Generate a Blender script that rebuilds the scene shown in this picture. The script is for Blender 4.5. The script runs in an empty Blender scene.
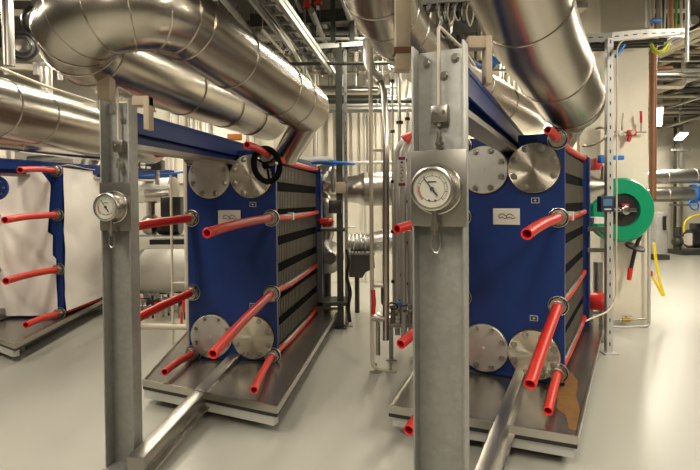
import bpy, bmesh, math, random
from mathutils import Vector, Matrix
random.seed(7)
S = bpy.context.scene
COL = S.collection
PI = math.pi

# ------------------------------------------------------------------ camera
EYE = Vector((0, 0, 1.55)); F = 500.0; PY = 210.7; PIT = .02; ROLL = -.008
_u0 = Vector((0, math.sin(PIT), math.cos(PIT))); _fw = Vector((0, math.cos(PIT), -math.sin(PIT)))
_rt = Vector((1, 0, 0)) * math.cos(ROLL) + _u0 * math.sin(ROLL)
_up = Vector((-1, 0, 0)) * math.sin(ROLL) + _u0 * math.cos(ROLL)
cd = bpy.data.cameras.new('camera'); cam = bpy.data.objects.new('camera', cd); COL.objects.link(cam)
cd.sensor_width = 36; cd.lens = F / 700 * 36; cd.shift_y = (PY - 235) / 700; cd.clip_start = .05; cd.clip_end = 100
m = Matrix((_rt, _up, -_fw)).transposed().to_4x4(); m.translation = EYE; cam.matrix_world = m
S.camera = cam

def ray(px, py):
    return _rt * ((px - 350) / F) + _up * ((PY - py) / F) + _fw
def at(px, py, Y):                 # world point at depth Y
    d = ray(px, py); return EYE + d * (Y / d.y)
def atz(px, py, z=0.):             # world point at height z
    d = ray(px, py); return EYE + d * ((z - 1.55) / d.z)

# ------------------------------------------------------------------ materials
def mat(name, base=(.5, .5, .5), rough=.5, metal=0., noise=None, bump=0., bscale=30, emit=None, aniso=0, radial=False, vor=None, coat=0, stretch=None, rnoise=0):
    M = bpy.data.materials.new(name); M.use_nodes = True; nt = M.node_tree; N = nt.nodes; Lk = nt.links
    b = N['Principled BSDF']
    b.inputs['Base Color'].default_value = (*base, 1); b.inputs['Roughness'].default_value = rough; b.inputs['Metallic'].default_value = metal
    if coat: b.inputs['Coat Weight'].default_value = coat; b.inputs['Coat Roughness'].default_value = .08
    tc = N.new('ShaderNodeTexCoord'); mp = N.new('ShaderNodeMapping'); Lk.new(tc.outputs['Object'], mp.inputs[0])
    if stretch: mp.inputs['Scale'].default_value = stretch
    if noise:                      # (colour2, scale, amount)
        c2, sc, am = noise
        t = N.new('ShaderNodeTexNoise'); t.inputs['Scale'].default_value = sc; t.inputs['Detail'].default_value = 6; t.inputs['Roughness'].default_value = .6
        Lk.new(mp.outputs[0], t.inputs['Vector'])
        r = N.new('ShaderNodeValToRGB'); r.color_ramp.elements[0].position = .5 - am / 2; r.color_ramp.elements[1].position = .5 + am / 2
        r.color_ramp.elements[0].color = (*base, 1); r.color_ramp.elements[1].color = (*c2, 1)
        Lk.new(t.outputs['Fac'], r.inputs[0]); out = r.outputs[0]
        if vor:
            v = N.new('ShaderNodeTexVoronoi'); v.inputs['Scale'].default_value = vor; Lk.new(mp.outputs[0], v.inputs['Vector'])
            mx = N.new('ShaderNodeMix'); mx.data_type = 'RGBA'; mx.blend_type = 'MULTIPLY'; mx.inputs[0].default_value = .14
            bw = N.new('ShaderNodeRGBToBW'); Lk.new(v.outputs['Color'], bw.inputs[0])
            Lk.new(out, mx.inputs[6]); Lk.new(bw.outputs[0], mx.inputs[7]); out = mx.outputs[2]
        Lk.new(out, b.inputs['Base Color'])
        if rnoise:
            mr = N.new('ShaderNodeMapRange'); mr.inputs[3].default_value = rough - rnoise; mr.inputs[4].default_value = rough + rnoise
            mr.inputs[1].default_value = .3; mr.inputs[2].default_value = .7
            Lk.new(t.outputs['Fac'], mr.inputs[0]); Lk.new(mr.outputs[0], b.inputs['Roughness'])
    if bump:
        t2 = N.new('ShaderNodeTexNoise'); t2.inputs['Scale'].default_value = bscale; t2.inputs['Detail'].default_value = 1
        Lk.new(mp.outputs[0], t2.inputs['Vector'])
        bp = N.new('ShaderNodeBump'); bp.inputs['Strength'].default_value = bump; bp.inputs['Distance'].default_value = .02
        Lk.new(t2.outputs['Fac'], bp.inputs['Height']); Lk.new(bp.outputs[0], b.inputs['Normal'])
    if emit:
        b.inputs['Emission Color'].default_value = (*emit[0], 1); b.inputs['Emission Strength'].default_value = emit[1]
    if aniso:
        b.inputs['Anisotropic'].default_value = aniso
        if radial:
            tg = N.new('ShaderNodeTangent'); tg.direction_type = 'RADIAL'; tg.axis = 'Y'; Lk.new(tg.outputs[0], b.inputs['Tangent'])
    return M

floor_m = mat('floor_epoxy', (.42, .415, .365), .3, 0, ((.37, .365, .32), .8, .9), .03, 2)
blue_spec = .35
wall_m = mat('wall_paint', (.82, .78, .66), .6, 0, ((.74, .70, .59), 1.2, .8))
dark_wall = mat('low_bounce_dark_wall', (.16, .14, .11), .7, 0, ((.10, .09, .07), 1.5, .8))  # for unseen walls, colour darkened to cut bounced light
pier_m = mat('pier_paint', (.82, .77, .64), .55, 0, ((.72, .67, .55), 2.2, .7), .1, 12)
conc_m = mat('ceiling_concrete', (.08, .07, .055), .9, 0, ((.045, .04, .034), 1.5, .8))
clad = mat('pipe_cladding_metal', (.52, .485, .42), .27, 1, ((.45, .415, .36), 1.5, 1.0), .05, 2.5)
clad_b = mat('bright_cladding_metal', (.78, .76, .71), .33, 1, ((.66, .64, .6), 6, .8), .25, 14)
steel = mat('stainless_steel', (.60, .57, .51), .28, 1, ((.46, .44, .40), 5, .8), .05, 20)
steel_d = mat('dull_stainless', (.42, .40, .36), .33, .95, ((.30, .285, .25), 4, .9), .06, 6)
tray_m = mat('tray_steel', (.46, .43, .38), .25, .9, ((.20, .185, .16), 3.2, .9), .05, 6)
galv = mat('galvanised_steel', (.42, .42, .395), .48, .6, ((.29, .29, .27), 6, .8), .05, 20, vor=45)
galv_l = mat('galvanised_light', (.62, .62, .59), .5, .4, ((.50, .50, .47), 9, .8))
strut_m = mat('dark_strut_steel', (.085, .09, .075), .45, .4, ((.05, .055, .045), 8, .8))
blue = mat('blue_paint', (.006, .025, .135), .38, 0, ((.008, .031, .16), 1.5, .6), .04, 4)
blue.node_tree.nodes['Principled BSDF'].inputs['Specular IOR Level'].default_value = blue_spec
blue_b = mat('bright_blue_paint', (.02, .16, .55), .4)
red = mat('red_plastic', (.56, .022, .008), .42, 0, ((.46, .016, .006), 6, .6))
red_in = mat('red_plastic_cut_end', (.85, .03, .03), .4)
redp = mat('red_paint', (.62, .03, .02), .4)
maroon = mat('maroon_print', (.25, .02, .06), .5)
black = mat('black_rubber', (.015, .015, .015), .45)
blackm = mat('black_enamel', (.02, .02, .022), .3, 0, None, 0, 30, coat=.3)
matte_black = mat('matte_black_gasket', (.006, .006, .006), 1)
matte_black.node_tree.nodes['Principled BSDF'].inputs['Specular IOR Level'].default_value = .05
greydk = mat('dark_grey_sheet', (.09, .09, .085), .5, .3)
packg = mat('gasketed_plate_edges', (.17, .155, .12), .5, .3, ((.11, .10, .08), 7, .8))
cream = mat('cream_paint', (.62, .57, .46), .5, 0, ((.54, .49, .39), 9, .7))
beige = mat('beige_strut_paint', (.52, .43, .32), .5, 0, ((.42, .33, .23), 9, .7))
rust = mat('scorched_brown', (.16, .07, .03), .6)
white = mat('white_jacket', (.80, .78, .70), .45, 0, ((.70, .68, .61), 3, .8), .3, 9)
plastic = mat('white_plastic_sheet', (.88, .85, .79), .32, 0, ((.80, .765, .71), 2.2, .8), .5, 3.2)
face_w = mat('dial_face', (.50, .485, .42), .4)
print_m = mat('dark_print', (.04, .04, .045), .5)
plate_w = mat('nameplate_aluminium', (.66, .62, .56), .45, .2)
brushed = mat('radially_brushed_steel', (.80, .74, .62), .27, 1, None, 0, 30, aniso=.93, radial=True)
matte_st = mat('matte_grey_steel', (.66, .65, .61), .42, .75, ((.54, .53, .50), 5, .8))
green = mat('green_paint', (.005, .27, .13), .35)
yellow = mat('yellow_hose', (.80, .62, .02), .4)
copper = mat('copper_brown_paint', (.30, .15, .08), .5, .3, ((.20, .09, .05), 6, .8))
cable_c = mat('cream_cable', (.62, .56, .42), .5)
orange = mat('orange_paint', (.60, .20, .03), .5)
greencab = mat('green_cable', (.15, .35, .05), .5)
bag_m = mat('grey_bag_plastic', (.45, .44, .42), .35, 0, ((.34, .335, .32), 9, .8), .8, 14)
glass_d = mat('dark_screen', (.02, .05, .10), .1)
stain_m = mat('rust_stain', (.30, .13, .02), .4, .3, ((.15, .10, .05), 16, .5), .2, 20)
tube_m = mat('lamp_diffuser', (1, 1, 1), .4, emit=((1, .93, .78), 9))
corr_m = mat('corrugated_sheet', (.85, .81, .70), .4, .2, ((.62, .58, .49), 5, .8))

# ------------------------------------------------------------------ mesh builder
class MB:
    def __init__(s): s.bm = bmesh.new()
    def box(s, lo, hi, M=None, bev=0.):
        lo = Vector(lo); hi = Vector(hi); c = (lo + hi) / 2; d = hi - lo
        T = Matrix.Translation(c) @ Matrix.Diagonal((abs(d.x), abs(d.y), abs(d.z), 1))
        r = bmesh.ops.create_cube(s.bm, size=1, matrix=(M @ T) if M else T)
        if bev:
            es = list({e for v in r['verts'] for e in v.link_edges})
            bmesh.ops.bevel(s.bm, geom=es, offset=bev, segments=2, affect='EDGES', profile=.6)
        return s
    def quadbox(s, pts, z0, z1, dz=None):      # prism over a quad in plan
        n = len(pts); lo = [s.bm.verts.new((p[0], p[1], z0)) for p in pts]; hi = [s.bm.verts.new((p[0], p[1], z1)) for p in pts]
        s.bm.faces.new(lo[::-1]); s.bm.faces.new(hi)
        for i in range(n): s.bm.faces.new((lo[i], lo[(i + 1) % n], hi[(i + 1) % n], hi[i]))
        return s
    def prism(s, pts, off):                    # polygon extruded along off
        pts = [Vector(p) for p in pts]; off = Vector(off)
        a = [s.bm.verts.new(p) for p in pts]; b = [s.bm.verts.new(p + off) for p in pts]; n = len(pts)
        s.bm.faces.new(a[::-1]); s.bm.faces.new(b)
        for i in range(n): s.bm.faces.new((a[i], a[(i + 1) % n], b[(i + 1) % n], b[i]))
        return s
    def beam(s, a, b, w, h, up=(0, 0, 1), bev=0.):      # box bar from a to b
        a = Vector(a); b = Vector(b); y = (b - a); L = y.length; y.normalize()
        x = y.cross(Vector(up))
        if x.length < 1e-4: x = y.cross(Vector((0, 1, 0)))
        x.normalize(); z = x.cross(y)
        M = Matrix((x, y, z)).transposed().to_4x4(); M.translation = a
        return s.box((-w / 2, 0, -h / 2), (w / 2, L, h / 2), M, bev)
    def tube(s, pts, r, n=12, caps=True, r_end=None):
        P = [Vector(p) for p in pts]; k = len(P)
        rs = r if isinstance(r, (list, tuple)) else [r] * k
        dirs = [(P[i + 1] - P[i]).normalized() for i in range(k - 1)]
        up = Vector((0, 0, 1)) if abs(dirs[0].z) < .9 else Vector((1, 0, 0))
        u = dirs[0].cross(up).normalized(); v = u.cross(dirs[0])
        rings = []
        for i in range(k):
            if i == 0: t = dirs[0]; sc = 1
            elif i == k - 1: t = dirs[-1]; sc = 1
            else:
                t = (dirs[i - 1] + dirs[i]).normalized()
            if i > 0:
                d0 = dirs[i - 1]
                # carry the ring along d0 onto the mitre plane
                ring = []
                for q in range(n):
                    a = 2 * PI * q / n
                    o = (u * math.cos(a) + v * math.sin(a)) * rs[i]
                    kk = -(o.dot(t)) / max(.25, d0.dot(t))
                    ring.append(P[i] + o + d0 * kk)
                if i < k - 1:
                    R = d0.rotation_difference(dirs[i]); u = R @ u; v = R @ v
            else:
                ring = [P[0] + (u * math.cos(2 * PI * q / n) + v * math.sin(2 * PI * q / n)) * rs[0] for q in range(n)]
            rings.append([s.bm.verts.new(c) for c in ring])
        for i in range(k - 1):
            for q in range(n):
                s.bm.faces.new((rings[i][q], rings[i][(q + 1) % n], rings[i + 1][(q + 1) % n], rings[i + 1][q]))
        if caps:
            s.bm.faces.new(rings[0][::-1]); s.bm.faces.new(rings[-1])
        return s
    def cyl(s, a, b, r, n=16, r2=None, caps=True):
        return s.tube([a, b], [r, r if r2 is None else r2], n, caps)
    def hollow(s, pts, r, ri, n=16):           # open tube with a wall thickness at its first end
        s.tube(pts, r, n, False)
        P = [Vector(p) for p in pts]; d = (P[1] - P[0]).normalized()
        s.tube([P[0], P[0] + d * r * 2.5], ri, n, False)
        s.bm.verts.ensure_lookup_table()
        # annulus
        u = d.cross(Vector((0, 0, 1)) if abs(d.z) < .9 else Vector((1, 0, 0))).normalized(); v = u.cross(d)
        o = [s.bm.verts.new(P[0] + (u * math.cos(2 * PI * q / n) + v * math.sin(2 * PI * q / n)) * r) for q in range(n)]
        i = [s.bm.verts.new(P[0] + (u * math.cos(2 * PI * q / n) + v * math.sin(2 * PI * q / n)) * ri) for q in range(n)]
        for q in range(n): s.bm.faces.new((o[q], o[(q + 1) % n], i[(q + 1) % n], i[q]))
        e = P[0] + d * r * 2.4
        c = [s.bm.verts.new(e + (u * math.cos(2 * PI * q / n) + v * math.sin(2 * PI * q / n)) * ri) for q in range(n)]
        s.bm.faces.new(c)
        return s
    def lathe(s, prof, o, ax, n=24):           # prof: (distance along ax, radius)
        o = Vector(o); ax = Vector(ax).normalized()
        u = ax.cross(Vector((0, 0, 1)) if abs(ax.z) < .9 else Vector((1, 0, 0))).normalized(); v = u.cross(ax)
        rings = []
        for h, r in prof:
            c = o + ax * h
            rings.append([s.bm.verts.new(c + (u * math.cos(2 * PI * q / n) + v * math.sin(2 * PI * q / n)) * max(r, 1e-4)) for q in range(n)])
        for i in range(len(rings) - 1):
            for q in range(n): s.bm.faces.new((rings[i][q], rings[i][(q + 1) % n], rings[i + 1][(q + 1) % n], rings[i + 1][q]))
        s.bm.faces.new(rings[0][::-1]); s.bm.faces.new(rings[-1])
        return s
    def torus(s, c, ax, R, r, n=28, k=8, a0=0, a1=2 * PI):
        c = Vector(c); ax = Vector(ax).normalized()
        u = ax.cross(Vector((0, 0, 1)) if abs(ax.z) < .9 else Vector((1, 0, 0))).normalized(); v = u.cross(ax)
        full = abs(a1 - a0 - 2 * PI) < 1e-6; m_ = n if full else n + 1
        rings = []
        for i in range(m_):
            a = a0 + (a1 - a0) * i / n; d = u * math.cos(a) + v * math.sin(a)
            rings.append([s.bm.verts.new(c + d * (R + r * math.cos(2 * PI * q / k)) + ax * r * math.sin(2 * PI * q / k)) for q in range(k)])
        for i in range(n):
            A = rings[i]; B = rings[(i + 1) % m_]
            for q in range(k): s.bm.faces.new((A[q], A[(q + 1) % k], B[(q + 1) % k], B[q]))
        return s
    def sphere(s, c, r, sc=(1, 1, 1), n=16):
        bmesh.ops.create_uvsphere(s.bm, u_segments=n, v_segments=n // 2 + 2, radius=r, matrix=Matrix.Translation(c) @ Matrix.Diagonal((*sc, 1)))
        return s
    def hexbolt(s, c, ax, r, h, wash=True):
        c = Vector(c); ax = Vector(ax).normalized()
        if wash: s.cyl(c, c + ax * h * .25, r * 1.35, 16)
        s.cyl(c + ax * h * .2, c + ax * h, r, 6)
        return s

def finish(mb, name, m_, parent=None, local=False, sharp=38):
    bm = mb.bm
    bmesh.ops.recalc_face_normals(bm, faces=bm.faces)
    th = math.radians(sharp)
    for f in bm.faces: f.smooth = True
    for e in bm.edges:
        e.smooth = not (len(e.link_faces) != 2 or e.calc_face_angle(0) > th)
    if parent is not None and not local: bm.transform(wm(parent).inverted())
    me = bpy.data.meshes.new(name)
    if not parent:                                # origin at the base of the thing
        xs = [v.co for v in bm.verts]; c = Vector((sum(v.x for v in xs) / len(xs), sum(v.y for v in xs) / len(xs), min(v.z for v in xs)))
        bm.transform(Matrix.Translation(-c))
    bm.to_mesh(me); bm.free(); me.materials.append(m_)
    o = bpy.data.objects.new(name, me); COL.objects.link(o)
    if parent: o.parent = parent
    else: o.location = c
    return o
def wm(o):
    M = Matrix.Translation(o.location) @ o.rotation_euler.to_matrix().to_4x4()
    return (wm(o.parent) @ M) if o.parent else M
def tag(o, label, cat, group=None):
    o['label'] = label; o['category'] = cat
    if group: o['group'] = group
    return o
def thing(name, label, cat, loc=(0, 0, 0), rz=0, group=None):
    o = bpy.data.objects.new(name, None); COL.objects.link(o); o.location = loc; o.rotation_euler = (0, 0, rz); o.empty_display_size = .1
    return tag(o, label, cat, group)
def struct(name, mb, m_):
    o = finish(mb, name, m_); o['kind'] = 'structure'; return o
def one(name, mb, m_, label, cat, group=None):
    return tag(finish(mb, name, m_), label, cat, group)
def fillet(pts, r, n=6):
    P = [Vector(p) for p in pts]; out = [P[0]]
    for i in range(1, len(P) - 1):
        a = (P[i - 1] - P[i]); b = (P[i + 1] - P[i]); rr = min(r, a.length * .49, b.length * .49)
        a.normalize(); b.normalize(); s_, e = P[i] + a * rr, P[i] + b * rr
        for k in range(n + 1):
            t = k / n; out.append(s_ * (1 - t) ** 2 + P[i] * 2 * t * (1 - t) + e * t * t)
    out.append(P[-1]); return out

# ------------------------------------------------------------------ room
CZ = 4.5
struct('floor', MB().box((-9, -4, -.2), (17, 17, 0)), floor_m)
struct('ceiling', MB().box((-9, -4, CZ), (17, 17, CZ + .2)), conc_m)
struct('wall_back', MB().box((-9, 9.5, 0), (4.75, 9.7, CZ)), wall_m)
struct('wall_far', MB().box((4.75, 15.6, 0), (17, 15.8, CZ)), wall_m)
struct('wall_side', MB().box((4.75, 9.5, 0), (4.95, 15.6, CZ)), wall_m)
struct('wall_left', MB().box((-9.2, -4, 0), (-9, 9.7, CZ)), dark_wall)
struct('wall_right', MB().box((17, -4, 0), (17.2, 15.8, CZ)), wall_m)
struct('wall_front', MB().box((-9, -4.2, 0), (17, -4, CZ)), dark_wall)
# painted pier on the right
pl = atz(600, 326); pr = atz(648, 325)
struct('wall_pier', MB().box((pl.x, pl.y, 0), (pr.x - .02, pl.y + .55, CZ), None, .01), pier_m)

# ------------------------------------------------------------------ heat exchangers
def unit_frame(X, Y, yaw):
    R = Matrix.Rotation(-yaw, 4, 'Z'); return Matrix.Translation((X, Y, 0)) @ R
def make_exchanger(label, U, z, tips, wrapped=False, seed=0):
    X, Y, yaw = U; ft, fb, z1, z2, z3, zt, zb = z
    a, b, w, D = .185, .355, .395, 2.05
    T = thing('plate_heat_exchanger', label, 'heat exchanger', (X, Y, 0), -yaw)
    Mw = unit_frame(X, Y, yaw); inv = Mw.inverted()
    P = lambda mb, n, m_, par=T: finish(mb, n, m_, par, True)
    # frame plate with slot for carrying bar
    mb = MB(); th = .05
    mb.prism([(-w, 0, zb), (w, 0, zb), (w, 0, zt - .02), (w - .02, 0, zt), (.07, 0, zt), (.07, 0, zt - .16), (-.07, 0, zt - .16), (-.07, 0, zt), (-w + .02, 0, zt), (-w, 0, zt - .02)], (0, th, 0))
    P(mb, 'frame_plate', blue)
    mb = MB().box((-w, D - .1, zb), (w + .01, D + .02, zt - .04), None, .004)
    mb.box((-w, D - .16, zb + .1), (-w + .04, D - .05, zt - .1)).box((w - .02, D - .1, zb), (w, D - .04, zt - .04))
    P(mb, 'pressure_plate', blue)
    # plate pack: many thin sheets in bands with dark grooves
    mb = MB(); zz0, zz1 = zb + .03, zt - .06; nb = 7
    P(MB().box((-w + .062, th, zz0), (w - .062, D - .06, zz1)), 'pack_core', matte_black)
    hb = (zz1 - zz0) / nb
    for j in range(nb):
        q0, q1 = zz0 + j * hb + .043, zz0 + (j + 1) * hb - .043
        for i in range(66):
            y0 = th + .02 + i * (D - .14) / 66
            for sx in (-1, 1):
                x0 = sx * (w - .05 - (.006 if i % 2 else 0))
                mb.box((min(x0, sx * .24), y0, q0 + (.008 if i % 2 else 0)), (max(x0, sx * .24), y0 + .017, q1))
    if not wrapped: 
        o = P(mb, 'plate_pack', packg); o['kind'] = 'stuff'
    # blind flanges
    if not wrapped:
        for (fx, fz, m_, rz0) in ((-a, ft, matte_st, 0), (a, ft, brushed, .3), (-a, fb, matte_st, 0), (a, fb, brushed, .6)):
            c = Vector((fx, 0, fz))
            # origin in the centre so that the brushing runs round it
            fl = finish(MB().lathe([(0, .186), (.022, .186), (.027, .181), (.027, .001)], (0, 0, 0), (0, -1, 0), 40), 'blind_flange', m_, T, True)
            fl.location = c
            for k in range(8):
                an = 2 * PI * (k + .5) / 8
                p = Vector((math.cos(an) * .152, -.024, math.sin(an) * .152))
                bb = MB().hexbolt(p, (0, -1, 0), .018, .024); bb.cyl(p, p + Vector((0, -.034, 0)), .009, 8)
                finish(bb, 'flange_bolt', steel, fl, True)
            if m_ is matte_st: finish(MB().lathe([(.026, .012), (.03, .01)], (0, 0, 0), (0, -1, 0), 12), 'centre_plug', plate_w, fl, True)
            finish(MB().lathe([(0, .193), (.004, .193)], (0, 0, 0), (0, -1, 0), 40), 'flange_gasket', black, fl, True)
        # name plate with the two-line wave logo
        nz = z1 + .005
        n = P(MB().box((-.115, -.006, nz - .062), (.085, 0, nz + .062), None, .002), 'nameplate', plate_w)
        mb = MB()
        for s_ in range(2):
            cx = -.05 + s_ * .058
            up_ = [(cx - .022, nz + .002), (cx - .008, nz + .02), (cx + .012, nz + .02), (cx + .026, nz + .008), (cx + .034, nz + .004)]
            dn = [(cx - .022, nz + .002), (cx - .012, nz - .016), (cx + .0, nz - .002), (cx + .016, nz - .012), (cx + .03, nz - .018), (cx + .044, nz - .004)]
            for L in (up_, dn): mb.tube(fillet([(p[0], -.008, p[1]) for p in L], .01, 3), .0026, 5)
        finish(mb, 'logo', print_m, n, True)
        for (lx, lz) in ((a + .01, ft - .24), (a + .0, fb + .27)):
            n = P(MB().box((lx - .028, -.004, lz - .02), (lx + .028, 0, lz + .02)), 'rating_label', plate_w)
            mb = MB().box((lx - .024, -.006, lz - .016), (lx + .024, -.0035, lz + .016))
            finish(mb, 'label_print', glass_d, n, True)
            finish(MB().box((lx - .012, -.0075, lz - .002), (lx + .012, -.005, lz + .001)).box((lx - .003, -.0075, lz - .009), (lx + .003, -.005, lz + .008)), 'label_mark', plate_w, n, True)
    # tie rods, nuts, sleeves
    rng = random.Random(seed)
    zs = (z1, z2, z3)
    # top rods slope along the plate's upper edge
    rods = [(sx * b, zq, i, sx) for sx in (-1, 1) for i, zq in enumerate(zs)]
    rods += [(sx * (b - .005), zt - .05, 3, sx) for sx in (-1, 1)]
    for rx, rz_, i, sx in rods:
        rod = P(MB().cyl((rx, -.1, rz_), (rx, D + .08, rz_), .019, 10), 'tie_rod', steel)
        mb = MB().lathe([(0, .072), (.012, .072), (.014, .066)], (rx, -.001, rz_), (0, -1, 0), 24)
        mb.cyl((rx, -.012, rz_), (rx, -.055, rz_), .06, 6).lathe([(0, .047), (.018, .043)], (rx, -.05, rz_), (0, -1, 0), 16)
        finish(mb, 'lock_nut', steel_d if wrapped else steel, rod, True)
        finish(MB().torus((rx, -.014, rz_), (0, 1, 0), .062, .006, 24, 6), 'nut_gap_ring', black, rod, True)  # black ring drawn for the dark gap behind the nut
        mb = MB().cyl((rx, D, rz_), (rx, D + .05, rz_), .045, 6); finish(mb, 'end_nut', steel_d, rod, True)
        # red sleeve between the plates
        if not wrapped or sx > 0:
            sag = -.02
            finish(MB().tube([(rx, .05, rz_), (rx, D * .3, rz_ + sag), (rx, D * .65, rz_ + sag * .7), (rx, D - .05, rz_)], .027, 12), 'rod_sleeve', red, rod, True)
            if i == 0:
                yb = .62 if not wrapped else .85
                finish(MB().box((rx - .034, yb, rz_ - .045), (rx + .034, yb + .05, rz_ + .03), None, .004), 'sleeve_clip', plate_w, rod, True)
        # red sleeve in front
        tp = tips.get((sx, i))
        if tp:
            t3 = inv @ at(*tp[:3]); s3 = Vector((rx, -.06, rz_)); r_ = tp[3] if len(tp) > 3 else .033
            mid = s3.lerp(t3, .5) + Vector((0, 0, .012))
            q1 = s3.lerp(t3, .12) + Vector((0, 0, .004))
            finish(MB().hollow([t3, t3.lerp(mid, .5) + Vector((0, 0, .004)), mid, q1, s3], r_, r_ * .72, 18), 'rod_sleeve', red, rod, True)
            d = (mid - t3).normalized()
            rg = MB().torus(t3, d, r_ * .86, r_ * .17, 18, 6); finish(rg, 'sleeve_rim', red_in, rod, True)
    return T, Mw

# tips: (side, row) -> pixel x, y, depth of the sleeve's open end
E1 = (-1.019, 4.283, .134); Z1 = (1.765, .39, 1.41, .767, .235, 1.985, .19)
E2 = (1.205, 3.802, .525); Z2 = (1.781, .394, 1.415, .775, .285, 2.03, .195)
E3 = (-3.816, 5.917, 0.0); Z3 = (1.751, .402, 1.41, .767, .242, 1.98, .20)
T1, M1 = make_exchanger('blue plate heat exchanger in the middle, with a black handwheel by its polished upper flange', E1, Z1,
    {(1, 0): (207, 233, 3.2), (1, 1): (213, 354, 3.12), (1, 2): (254, 390, 3.38, .028), (1, 3): (247, 145, 3.75, .028),
     (-1, 0): (108, 233, 3.3), (-1, 1): (118, 329, 3.4), (-1, 2): (165, 372, 3.75, .028), (-1, 3): (157, 154, 3.6, .026)}, seed=1)
T2, M2 = make_exchanger('large blue plate heat exchanger on the right, beside the green hose reel', E2, Z2,
    {(1, 0): (527, 234, 2.95, .036), (1, 1): (530, 384, 2.85, .036), (1, 2): (548, 411, 3.05, .029), (1, 3): (548, 130, 3.45, .03),
     (-1, 0): (397, 229, 3.3), (-1, 1): (401, 344, 3.2), (-1, 2): (409, 430, 2.9)}, seed=2)
T3, M3 = make_exchanger('heat exchanger at far left wrapped in white plastic sheeting', E3, Z3,
    {(1, 0): (5, 220, 4.9, .036), (1, 1): (6, 281, 4.9, .036), (1, 2): (26, 325, 5.25, .034), (1, 3): (20, 170, 4.9, .03),
     (-1, 0): (-30, 219, 4.9), (-1, 1): (-30, 272, 4.9), (-1, 2): (-30, 318, 5.2)}, wrapped=True, seed=3)

# carrying bar + guide bar of each, running forward to the post
P1 = Vector((-1.325, 2.93, 0)); P2 = Vector((.368, 1.99, 0))
def bars(T, M, post, z, pb=None):
    zt = z[5]
    plate = M @ Vector((0, .0, 0)); d = (plate - post).normalized(); back = plate + d * 2.3
    def seg(zc0, zc1, w_, h_, s0, s1):
        return MB().beam(s0 + Vector((0, 0, zc0)), s1 + Vector((0, 0, zc1)), w_, h_, bev=.006)
    mb = seg(zt + .085, zt + .03, .13, .03, post, back)
    mb.beam(post + Vector((0, 0, zt - .01)), back + Vector((0, 0, zt - .01)), .035, .17)
    mb.beam(post + Vector((.06, 0, zt + .03)), back + Vector((.06, 0, zt - .02)), .012, .11)
    finish(mb, 'carrying_bar', blue, T)
    finish(MB().beam(post + Vector((0, 0, zt - .105)), back + Vector((0, 0, zt - .10)), .13, .03), 'bar_runner', steel_d, T)
bars(T1, M1, P1 + Vector((.0, .05, 0)), Z1)
bars(T2, M2, P2 + Vector((.03, .08, 0)), Z2)
bars(T3, M3, Vector((-4.6, 4.3, 0)), Z3)
def guide(T, pts, w_, h_, z0):
    a, b = pts
    mb = MB().beam(Vector((a.x, a.y, z0[0])), Vector((b.x, b.y, z0[1])), w_, h_, bev=.008).beam(Vector((a.x, a.y, z0[0] - h_ / 2)), Vector((b.x, b.y, z0[1] - h_ / 2)), w_ + .07, .012)
    finish(mb, 'guide_bar', steel_d, T)
guide(T1, (Vector((-1.19, 2.72, 0)), M1 @ Vector((0, 1.6, 0))), .10, .10, (.10, .28))
guide(T2, (Vector((.43, 2.0, 0)), M2 @ Vector((-.03, 1.6, 0))), .075, .09, (.16, .27))
guide(T3, (Vector((-4.3, 4.5, 0)), M3 @ Vector((-.15, 1.6, 0))), .14, .11, (.26, .26))
# rear support column of each
for T, M, z in ((T1, M1, Z1), (T2, M2, Z2)):
    finish(MB().box((-.05, 2.24, 0), (.05, 2.32, z[5] + .05), None, .004), 'rear_column', strut_m, T, True)

# handwheel on the middle exchanger
c = at(267, 165, 4.08); ax = (M1.to_3x3() @ Vector((.80, -.52, .06))).normalized()
hw = thing('handwheel', 'black spoked handwheel in front of the polished upper flange', 'handwheel', c)
finish(MB().torus(c, ax, .135, .024, 36, 10), 'rim', matte_black, hw)
mb = MB().cyl(c - ax * .03, c + ax * .03, .03, 14)
for k in range(3):
    an = 2 * PI * k / 3 + .4; u = ax.cross(Vector((0, 0, 1))).normalized(); v = u.cross(ax)
    mb.cyl(c, c + (u * math.cos(an) + v * math.sin(an)) * .13, .009, 8)
finish(mb, 'spokes', matte_black, hw)
finish(MB().cyl(c, c + ax * .12, .014, 10).tube([c + ax*.1, M1 @ Vector((.36, -.05, 1.86)), M1 @ Vector((.37, .0, 1.86))], .016, 8), 'stem', steel_d, hw)

# ------------------------------------------------------------------ white wrap on exchanger 3
def sheet(fn, nu, nv, th_dir, mask=None):
    mb = MB(); g = {}
    for i in range(nu + 1):
        for j in range(nv + 1): g[i, j] = fn(i / nu, j / nv)
    V = {}
    def vv(k):
        if k not in V: V[k] = mb.bm.verts.new(g[k])
        return V[k]
    for i in range(nu):
        for j in range(nv):
            if mask and mask((i + .5) / nu, (j + .5) / nv): continue
            mb.bm.faces.new((vv((i, j)), vv((i + 1, j)), vv((i + 1, j + 1)), vv((i, j + 1))))
    return mb
rg = random.Random(5); ph = [rg.uniform(0, 6) for _ in range(8)]
def wob(u, v, k=0): return .012 * math.sin(u * 5 + ph[k] + v * 3) + .008 * math.sin(v * 13 + ph[k + 1] - u * 6) + .006 * math.sin(u * 17 + v * 9)
wz0, wz1 = Z3[6] + .02, Z3[5] - .02
def fr(u, v):
    x1 = .30 - .06 * abs(math.sin(v * 3 + .5)) * (1 if v > .4 else .4) + (.06 if v < .55 else 0) - max(0, v - .9) * 1.2
    return (-.40 + u * (x1 + .40), -.02 - abs(wob(u, v)) - .02 * math.sin(PI * u) * math.sin(PI * v), wz0 + v * (wz1 - wz0))
def sd(u, v): return (.41 + abs(wob(u, v, 2)) + .02 * math.sin(PI * v) * math.sin(PI * u), .03 + u * 2.0, wz0 + .04 + v * (wz1 - wz0 - .03))
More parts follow.
